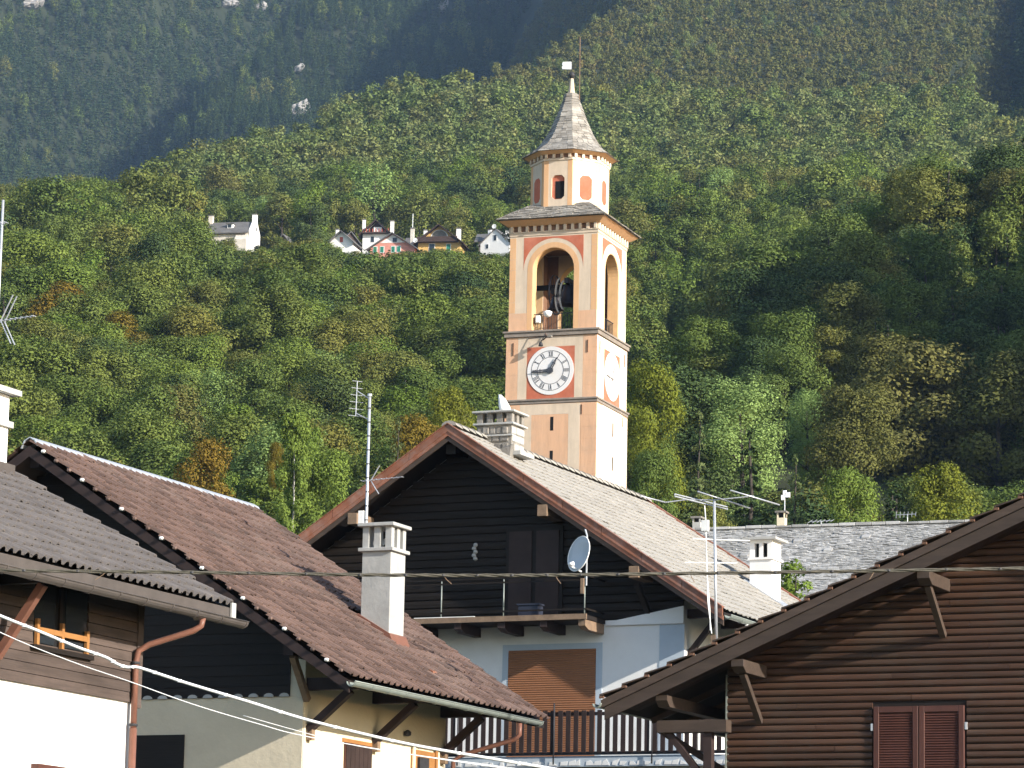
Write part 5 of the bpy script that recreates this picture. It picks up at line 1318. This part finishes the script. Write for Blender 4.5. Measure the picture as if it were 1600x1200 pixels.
def hamlet():
    # old stone house with two chimneys, long side in view, gable to the right
    P = at(327, 349, D0); H = House('stone_farmhouse', P, math.radians(12), 'long stone farmhouse with tall chimneys at both ends, left of the hamlet', 'house')
    L_, W_, s = 9.9, 6.0, .8; g = min(H.g, -9)
    H.wall = H.part(MB().prism([(-W_ / 2, g), (W_ / 2, g), (W_ / 2, -s * W_ / 2), (0, -.1), (-W_ / 2, -s * W_ / 2)], 'x', 0, L_), 'wall', K['v_stone'])
    H.roof = H.part(MB().prism([(0, .1), (-W_ / 2 - .7, -s * (W_ / 2 + .7) + .1), (-W_ / 2 - .7, -s * (W_ / 2 + .7) - .15), (0, -.15), (W_ / 2 + .4, -s * (W_ / 2 + .4) - .15), (W_ / 2 + .4, -s * (W_ / 2 + .4) + .1)], 'x', -.2, L_ - .3), 'roof', K['v_roof'])
    H.part(MB().prism([(-W_ / 2 - .1, g), (W_ / 2 + .1, g), (W_ / 2 + .1, -s * W_ / 2 + .15), (.5, .35), (-.5, .35), (-W_ / 2 - .1, -s * W_ / 2 + .15)], 'x', L_ - .3, L_ + .35), 'gable_wall', K['v_white'], H.wall)
    for x in (.4, L_): 
        c = H.part(MB().box(x - .45, x + .45, -.5, .5, -.6, 1.5), 'chimney', K['v_stone'] if x < 1 else K['v_white'], H.roof); H.part(MB().box(x - .55, x + .55, -.6, .6, 1.5, 1.65), 'cap', K['v_roof'], c)
    dm = H.part(MB().box(4.6, 5.9, -2.2, -.9, -1.7, -.75), 'dormer', K['v_white'], H.roof); H.part(MB().box(4.4, 6.1, -2.5, -.7, -.75, -.6), 'dormer_roof', K['v_roof'], dm); H.part(MB().box(4.75, 5.5, -2.24, -2.2, -1.55, -.85), 'pane', K['glass'], dm)
    H.part(MB().prism([(-W_ / 2 - 1.6, -4.6), (-W_ / 2, -3.2), (-W_ / 2, g), (-W_ / 2 - 1.6, g)], 'x', L_ - 3, L_ - .4), 'lean_to', K['v_stone'], H.wall)
    w = H.part(MB().box(L_ + .34, L_ + .40, -.3, .3, -2.0, -1.2), 'window', K['glass'], H.wall)
    # small dark hut
    H = vhouse('wooden_hut', 'tiny dark hut in the trees between stone farmhouse and hamlet', 443, 366, 20, 2.0, 3, 1.2, 1.1, 'v_brown', over=.3, front_over=.4)
    vwin(H, -.3, .3, -1.9, -1.2, frame='v_brown')
    # white cottage with red shutter
    H = vhouse('white_cottage', 'small white cottage with red shutters at the left end of the hamlet', 534, 361, 14, 5.0, 6, 3, 2.2, 'v_white')
    vwin(H, -.35, .35, -2.4, -1.3, 'v_red'); vchim(H, -1.3, 1.2, -1.5, .8)
    H2 = vhouse('dark_roofed_shed', 'dark roofed shed tucked between the white cottage and tall white house', 548, 362, -20, 3.4, 5, 3, 1.9, 'v_brown', front_over=.5, dist=D0 + 4)
    vwin(H2, -.4, .4, -2.6, -1.9, frame='v_brown')
    # tall white house with timber gable balcony
    H = vhouse('timber_gabled_house', 'tall white house with brown timber gable and two white chimneys', 589, 345, 10, 6.0, 7, 5, 2.6, 'v_white', rm='v_brown', over=.8, front_over=1.3, dist=D0 + 6)
    H.part(MB().prism([(-2.6, -2.55), (2.6, -2.55), (0, -.3)], 'y', -.05, .0), 'timber_gable', K['v_brown'], H.wall)
    b = H.part(MB().box(-2.9, 2.9, -1.0, 0, -2.85, -2.6), 'balcony', K['v_brown'], H.wall)
    for i in range(9): H.part(MB().box(-2.8 + i * .68, -2.6 + i * .68, -1.0, -.92, -2.6, -1.9), 'baluster', K['v_red'], b)
    H.part(MB().box(-.5, 1.2, -.6, -.3, -2.5, -1.5), 'laundry', K['v_white'], b)
    vwin(H, -1.2, -.5, -4.6, -3.4); vchim(H, -3.1, 1.5, -2.5, .8); vchim(H, 3.0, 1.5, -2.5, .35, .8)
    # pink house with green shutters
    H = vhouse('pink_house', 'pink house with green shutters and white gable in the hamlet', 614, 364, 12, 9.6, 8, 5, 3.1, 'v_pink', over=.7)
    H.part(MB().prism([(-2.7, -2.1), (2.7, -2.1), (.0, -.35)], 'y', -.05, .0), 'white_gable', K['v_white'], H.wall)
    vwin(H, .0, .9, -1.9, -1.1)
    for x in (-4.1, -2.6, -.2, 1.0): vwin(H, x, x + .7, -4.1, -2.9, 'v_green')
    vchim(H, 3.6, 2.5, -2.8, 1.6, .85, 'v_stone'); vdish(H, 4.7, 0.5, -1.6)
    H.part(MB().tube([(3.6, 2.5, 1.6), (3.6, 2.5, 4.6)], .06, 6), 'mast', K['galv'], H.roof)
    H2 = vhouse('grey_roofed_cottage', 'low grey roofed cottage right of the pink house', 641, 372, 100, 5, 3.2, 3, 1.8, 'v_stone', dist=D0 + 5)
    vwin(H2, -.6, .2, -3.2, -2.4)
    # yellow house with arched loggia
    H = vhouse('yellow_house', 'ochre yellow house with arched loggia under dark gable', 687, 352, 10, 9.0, 8, 6, 3.4, 'v_yellow', rm='v_brown', over=.9, front_over=1.4)
    ar = [(-1.9, -3.3), (1.9, -3.3)] + arc(0, -2.7, 1.9, 0, math.pi, 15)
    H.part(MB().prism([(x, z * .93 - .2) for x, z in ar], 'y', -.04, -.005), 'loggia_arch', K['v_white'], H.wall)
    H.part(MB().prism([(x * .88, z * .9 - .35) for x, z in ar], 'y', -.08, -.04), 'loggia_opening', K['stone_grey'], H.wall)
    b = H.part(MB().box(-4.6, 4.0, -1.1, 0, -3.7, -3.35), 'balcony', K['v_brown'], H.wall)
    H.part(MB().box(-4.6, 4.0, -1.1, -1.0, -3.35, -2.6), 'balcony_rail', K['v_brown'], b)
    vwin(H, -2.1, -1.0, -6.0, -4.0); vwin(H, 1.6, 2.4, -5.6, -4.1, 'v_green')
    vchim(H, -3.4, 2, -2.5, -.4, .8); vchim(H, 3.7, 2, -2.9, -.2, 1.0)
    # white house at the right
    H = vhouse('white_gabled_house', 'white house with small dark windows next to the bell tower', 774, 357, 22, 6.6, 8, 8, 3.0, 'v_white', over=.5, front_over=.3)
    vwin(H, -.3, .3, -2.6, -1.4); vwin(H, -2.0, -1.5, -4.2, -3.3); vchim(H, -1.6, 1.0, -1.6, .2, .8); vchim(H, 3.0, 1.0, -3.2, -.2, .9); vdish(H, -.2, -.2, .4)
    H2 = vhouse('white_annexe', 'grey roofed annexe left of the white house by the bell tower', 752, 366, 100, 5, 6.5, 4, 1.8, 'v_stone', dist=D0 + 5)
    vchim(H2, 0, 5.5, -.6, .9, .6); vwin(H2, -.4, .4, -3.4, -2.5); vdish(H2, -1.5, 3.0, .3)
hamlet()

# ------------------------------------------------------------------ aerials, dish, cables
def thing_at(name, P, rz, label, cat):
    return tag(empty(name, P, rz), label, cat)
def yagi(parent, p, d, L, n, lmax, m, back=None, elem_dir=(0, 0, 1), r=.012, cross=None):
    """boom along d from p with n elements"""
    p, d, e = Vector(p), Vector(d).normalized(), Vector(elem_dir).normalized()
    b = MB().tube([p, p + d * L], r * 1.3, 6).build('boom', m, parent)
    for i in range(n):
        t = i / max(n - 1, 1); q = p + d * L * t; l = lmax * (1 - .35 * t)
        MB().tube([q - e * l / 2, q + e * l / 2], r * .8, 5).build('element', m, parent)
    return b
def aerials():
    # mast behind the concrete chimney
    P = HB.w(4.58, 6.15, -3.2); t = thing_at('aerial_mast', P, -TH, 'tall white aerial mast behind the concrete chimney', 'aerial')
    top = 4.98
    MB().tube([(0, 0, 0), (0.0, 0, top)], .032, 8).build('mast', K['galv'], t, smooth=True)
    for i in range(9): MB().lathe([(.037, -.012), (.037, .012)], 8, (0, 0, 2.3 + i * .3)).build('cable_tie', K['iron'], t)
    MB().box(-.17, -.05, -.05, .05, 2.22, 2.5).build('amplifier', K['white_plastic'], t)
    h = empty('upper_aerial', (0, 0, 0)); h.parent = t
    yagi(h, (-.32, .0, 4.55), (.02, .0, 1), .75, 6, .36, K['galv'], elem_dir=(.6, .8, 0), r=.008)
    MB().tube([(0, 0, 4.9), (-.32, 0, 5.1)], .012, 6).build('arm', K['galv'], h)
    MB().tube([(0, 0, 4.45), (-.3, 0, 4.6)], .012, 6).build('arm', K['galv'], h)
    MB().lathe([(.05, 0), (.05, .05)], 8, (0, 0, top - .02)).build('clamp', K['galv'], h)
    h = empty('lower_aerial', (0, 0, 0)); h.parent = t
    yagi(h, (-.12, 0, 3.14), (1, -.1, .03), 1.0, 9, .18, K['galv'], elem_dir=(0, 1, 0), r=.007)
    for s in (1, -1): MB().tube([(.08, 0, 3.14), (.30, -.05, 3.14 + s * .3)], .012, 5).build('reflector', K['galv'], h)
    # mast at the left edge of the picture
    P = HA.w(-3.99, -.85, 3.64); t = thing_at('chimney_aerial', P, -TH, 'aerial on the white chimney at the left edge', 'aerial')
    MB().tube([(0, 0, -.3), (0, 0, 3.1)], .022, 8).build('mast', K['galv'], t, smooth=True)
    yagi(t, (-.1, 0, 1.08), (1, -.25, .0), .95, 9, .16, K['galv'], elem_dir=(.25, 1, 0), r=.008)
    for s in (1, -1):
        for o in (-.06, .06): MB().tube([(.1, o, 1.08), (.34, o - .05, 1.08 + s * .40)], .011, 5).build('reflector', K['galv'], t)
    yagi(t, (-.08, 0, 2.72), (1, 0, 0), .16, 3, .2, K['galv'], elem_dir=(0, 1, 0), r=.008)
    # big dipole aerial on the roof of the log house
    zr = .426 * 1.95; P = HD.w(1.95, 1.3, zr); t = thing_at('dipole_aerial', P, -TH, 'large bent dipole aerial on a pole above the log sided house', 'aerial')
    px2m = 70 * 1.03 / FPX
    def q(px, py, dd=0.0):   # point on the mast's own plane, in local coordinates of the aerial
        r = ray(px, py); W = CAM + r * ((P[1] + dd) / r[1]); v = W - P
        return (float(v @ HD.u), float(v @ HD.d), float(v[2]))
    MB().tube([(0, 0, -.1), q(1116, 783)], .03, 8).build('mast', K['galv'], t, smooth=True)
    el = [((1000, 775), (1040, 785), 0), ((1141, 766), (1218, 789), .3), ((1090, 768), (1172, 794), .15)]
    for a, b, dd in el: MB().tube([q(*a, -.3), q(*b, .3)], .016, 6).build('element', K['galv'], t, smooth=True)
    MB().tube([q(1054, 772, -.4), q(1136, 792, .4), q(1137, 796, .4), q(1054, 775.5, -.4), q(1054, 772, -.4)], .014, 6).build('folded_dipole', K['galv'], t)
    MB().tube([q(1040, 785), q(1070, 781), q(1116, 781.5), q(1178, 775)], .012, 6).build('boom', K['galv'], t)
    for (a, b) in (((1083, 842), (1172, 845)), ((1070, 879), (1152, 880))): MB().tube([q(*a), q(*b)], .014, 6).build('side_arm', K['white_plastic'], t)
    MB().box(*[c for p in ((-.02, .05), (-.09, .0), (0, 0)) for c in p][:4], 0, .01) 
    a = q(1102, 822); MB().box(a[0] - .07, a[0] + .07, a[1] - .04, a[1] + .04, a[2] - .1, a[2] + .12).build('amplifier', K['white_plastic'], t)
    MB().tube([q(1101, 790), q(1103, 815), q(1104, 870), q(1106, 940), q(1112, 990)], .012, 5).build('cable', K['white_plastic'], t)
    MB().tube([q(1103, 830), q(1105, 900), q(1109, 950), q(1110, 985)], .012, 5).build('cable', K['white_plastic'], t)
    MB().box(-.12, -.02, -.05, .05, .05, .5).build('bracket', K['wood_beam'], t)
    # small aerials on the church ridge
    for (px, py, tx, lab) in ((1226, 815, 'a', 'small white panel aerial on the church ridge chimney'), (1283, 826, 'b', 'thin comb aerial on the church ridge near the chimney'), (1418, 822, 'c', 'thin arrow shaped aerial near the right end of the church ridge')):
        P = at(px, py, 166.0); t = thing_at('ridge_aerial', P, -TT, lab, 'aerial')
        hgt = {'a': 1.3, 'b': .35, 'c': .55}[tx]
        MB().tube([(0, 0, -.4), (0, 0, hgt)], .025, 6).build('mast', K['galv'], t)
        if tx == 'a':
            for (dx, dz, w) in ((0, .1, .16), (.14, .0, .22), (-.08, -.12, .18)): MB().box(dx - w / 2, dx + w / 2, -.05, .05, hgt + dz - .14, hgt + dz + .1).build('panel', K['vane'], t)
        else: yagi(t, (-.55, 0, hgt), (1, 0, .02), 1.1 if tx == 'b' else .95, 6, .35, K['galv'], elem_dir=(.5, .6, .5) if tx == 'b' else (0, .3, 1), r=.013)
    # satellite dish on the balcony's corner post
    P = HC.w(3.77, -.3, -4.59); t = thing_at('satellite_dish', P, -TH, 'blue grey satellite dish on the balcony corner post', 'satellite dish')
    mb = MB(); n = 28; prof = [(.02, .0), (.15, .012), (.3, .05), (.42, .10), (.435, .115), (.43, .125), (.30, .065), (.02, .012)]
    mb.lathe(prof, n)
    nrm = Vector((-.44, -.87, .22)).normalized(); R3 = nrm.to_track_quat('Z', 'Y').to_matrix()
    ctr = Vector((.03, -.12, 1.25))
    MB().add([ctr + R3 @ Vector((p[0] * .86, p[1], p[2])) for p in mb.v], mb.f).build('reflector', K['dish'], t, smooth=True)
    rim = MB().tube([ctr + R3 @ Vector((.435 * .86 * math.cos(a), .435 * math.sin(a), .118)) for a in np.linspace(0, 2 * math.pi, 33)], .014, 6); rim.build('rim', K['white_plastic'], t, smooth=True)
    lnb = ctr + nrm * .36 + Vector((-.02, -.02, -.36))
    MB().tube([ctr + R3 @ Vector((0, 0, 0)) + Vector((.0, -.05, -.4)), lnb], .022, 6).build('feed_arm', K['white_plastic'], t)
    MB().tube([lnb + Vector((-.03, 0, .02)), lnb + Vector((.1, .03, .05))], .05, 10).build('feed_horn', K['white_plastic'], t, smooth=True)
    MB().tube([(.05, .1, .55), (.05, .1, 1.75), (.0, .1, 1.9)], .022, 8).build('pole', K['galv'], t)
    MB().box(-.06, .02, .0, .06, .35, .72).build('bracket', K['wood_beam'], t)
    # small pale ornament on the wooden gable, blue crate on the balcony
    P = HC.w(.39, .9, -3.19); t = thing_at('wall_ornament', P, -TH, 'small pale ornament hanging on the dark wooden gable', 'ornament')
    m = MB()
    for i in range(5): m.lathe([(.02, 0), (.06, .03), (.05, .08), (.02, .1)], 8, (.02 * (-1) ** i, -.02, i * .085))
    m.build('figure', K['concrete'], t); MB().box(-.02, .02, .0, .08, .38, .46).build('hook', K['iron'], t)
    P = HC.w(2.21, .2, -4.73); t = thing_at('storage_crate', P, -TH, 'dark blue crate on the upper balcony floor', 'crate')
    cm_ = mat('blue_crate_plastic', (.03, .035, .055), rough=.5)
    MB().box(-.27, .27, -.15, .15, .02, .30).build('body', cm_, t, bevel=.02); MB().box(-.29, .29, -.17, .17, .30, .34).build('lid', cm_, t)
aerials()

def cable_run(pts, dist, r, n=8):
    P = [at(x, y, d) for (x, y), d in zip(pts, dist if isinstance(dist, (list, tuple)) else [dist] * len(pts))]
    return P
def smooth_pts(P, k=6):
    P = [np.array(p) for p in P]; out = []
    for i in range(len(P) - 1):
        p0, p1, p2, p3 = P[max(i - 1, 0)], P[i], P[i + 1], P[min(i + 2, len(P) - 1)]
        for j in range(k):
            t = j / k; out.append(.5 * ((2 * p1) + (-p0 + p2) * t + (2 * p0 - 5 * p1 + 4 * p2 - p3) * t * t + (-p0 + 3 * p1 - 3 * p2 + p3) * t ** 3))
    return out + [P[-1]]
def cables():
    # dark twisted bundle across the picture
    pts = [(-500, 872), (-200, 884), (0, 891), (300, 894.5), (600, 898.5), (800, 899), (1000, 897), (1300, 893), (1600, 888), (1800, 884), (2100, 876)]
    P = smooth_pts(cable_run(pts, 45, 0), 14)
    t = thing_at('overhead_cable_bundle', P[0], 0, 'dark twisted overhead cable bundle crossing the whole picture', 'cable')
    o = np.array(P[0])
    for s in range(3):
        q = [np.array(p) - o + np.array([0, .014 * math.cos(i * .9 + s * 2.09), .014 * math.sin(i * .9 + s * 2.09)]) for i, p in enumerate(P)]
        MB().tube(q, .0125, 6).build('strand', K['cable_dark'], t, smooth=True)
    rng = random.Random(2)
    for i in range(6, len(P) - 6, 4):
        c = Vector(np.array(P[i]) - o); MB().lathe([(.03, -.012), (.03, .012)], 8).build('cable_tie', K['iron'], t).location = c
    for k in range(9):
        c = Vector(np.array(P[10 + k * 13]) - o); a = rng.uniform(-1, 1)
        MB().tube([c, c + Vector((.06 * a, 0, -.05)), c + Vector((.16 * a, 0, -.11))], .005, 5).build('loose_end', K['wood_beam'], t)
    # white cable sagging down from the left
    pts = [(-260, 850), (-100, 918), (0, 962), (60, 986), (120, 1011), (165, 1027), (182, 1037), (198, 1042.5), (216, 1043), (260, 1057), (300, 1070), (390, 1097), (470, 1122), (560, 1145), (650, 1165), (760, 1184), (850, 1199), (1000, 1222), (1250, 1252)]
    P = smooth_pts(cable_run(pts, 35, 0), 5); o = np.array(P[0])
    t = thing_at('white_cable', P[0], 0, 'thick white cable sagging from the left edge to the bottom', 'cable')
    MB().tube([p - o for p in P], .0155, 8).build('sheath', K['cable_white'], t, smooth=True)
    for i in range(8, len(P) - 4, 5): MB().lathe([(.023, -.014), (.023, .014)], 8).build('cable_tie', K['cable_white'], t).location = Vector(P[i] - o)
    for lab, pts, d, r in (('thin white wire below the thick white cable', [(-200, 890), (0, 988), (110, 1033), (200, 1064), (300, 1100), (400, 1130), (485, 1152), (700, 1188), (900, 1215)], 36, .0055),
                       ('hair thin wire along the bottom edge', [(380, 1118), (480, 1146), (560, 1166), (680, 1184), (800, 1200), (960, 1222)], 36, .004)):
        P = smooth_pts(cable_run(pts, d, 0), 5); o = np.array(P[0]); t = thing_at('service_wire', P[0], 0, lab, 'wire')
        MB().tube([p - o for p in P], r, 6).build('wire', K['cable_white'], t, smooth=True)
cables()
def shrub():
    P = at(1242, 948, 118.0); e = empty('shrub', P); tag(e, 'small green bush between the tiled roof and the slate roof', 'shrub')
    v, q, nv = broad_crown(77, 1.6, .75, 900, .14, base=.1, nclump=16)
    link('foliage', arr_mesh('foliage', v, q, LM['bright'], nv), e)
    MB().tube([(0, 0, -4), (0, 0, .5), (.05, 0, 1.1)], [.05, .04, .01], 6).build('stem', K['bark'], e)
shrub()

# ------------------------------------------------------------------ rock faces on the mountain
def rocks():
    rng = random.Random(12)
    spec = [(467, 178, 1560, 30, 40, 'pale bare rock face among the trees of the dark spur'), (692, 12, 1900, 16, 22, 'small pale rock high above the bell tower at the top edge'),
            (410, 118, 1800, 12, 12, 'little grey rock left of the large rock face'), (442, 128, 1800, 10, 12, 'little grey rock just above the large rock face'), (468, 108, 1850, 14, 14, 'grey rock on the upper part of the dark spur'),
            (730, 40, 1900, 9, 9, 'tiny pale rock right of the rock at the top edge'), (360, 8, 2350, 26, 16, 'grey crag at the top edge of the far mountain'), (50, 8, 2450, 34, 20, 'grey crag at the top left corner'), (408, 12, 2400, 18, 14, 'grey crag right of the crag at the top edge')]
    for (px, py, d0, w, h, lab) in spec:
        # find where the view line meets the slope
        d = 900.0; P = None
        while d < 3300:
            Q = at(px, py, d)
            if float(height(Q[0], Q[1])) > Q[2] - 4: P = Q; break
            d += 10
        if P is None: P = at(px, py, d0)
        sx, sz = w / FPX * P[1] / 2, h / FPX * P[1] / 2
        mb = MB(); me = bmesh.new(); bmesh.ops.create_icosphere(me, subdivisions=3, radius=1)
        for v in me.verts:
            c = v.co; k = 1 + .35 * float(vnoise(np.array(c.x * 2 + px), np.array(c.z * 2 + c.y * 3), .7, 5)) * 2 + rng.uniform(-.06, .06)
            v.co = Vector((c.x * sx * k + c.z * sx * .5, c.y * sx * .9 * k, c.z * sz * k))
        m = bpy.data.meshes.new('rock_face'); me.to_mesh(m); me.free(); m.materials.append(K['rock'])
        o = link('rock_face', m); o.location = (P[0], P[1] - 2, P[2]); tag(o, lab, 'rock')
rocks()

# ------------------------------------------------------------------ mountain air
def haze():
    mb = MB().box(-1150, 1150, -80, 3700, -2, 1700)
    m = bpy.data.materials.new('mountain_air'); m.use_nodes = True; n = m.node_tree.nodes; n.remove(n['Principled BSDF'])
    v = n.new('ShaderNodeVolumePrincipled'); v.inputs['Color'].default_value = (.42, .64, 1.0, 1); v.inputs['Density'].default_value = .000058; v.inputs['Anisotropy'].default_value = .1
    m.node_tree.links.new(v.outputs[0], n['Material Output'].inputs['Volume'])
    tag(mb.build('haze', m), kind='stuff')
haze()
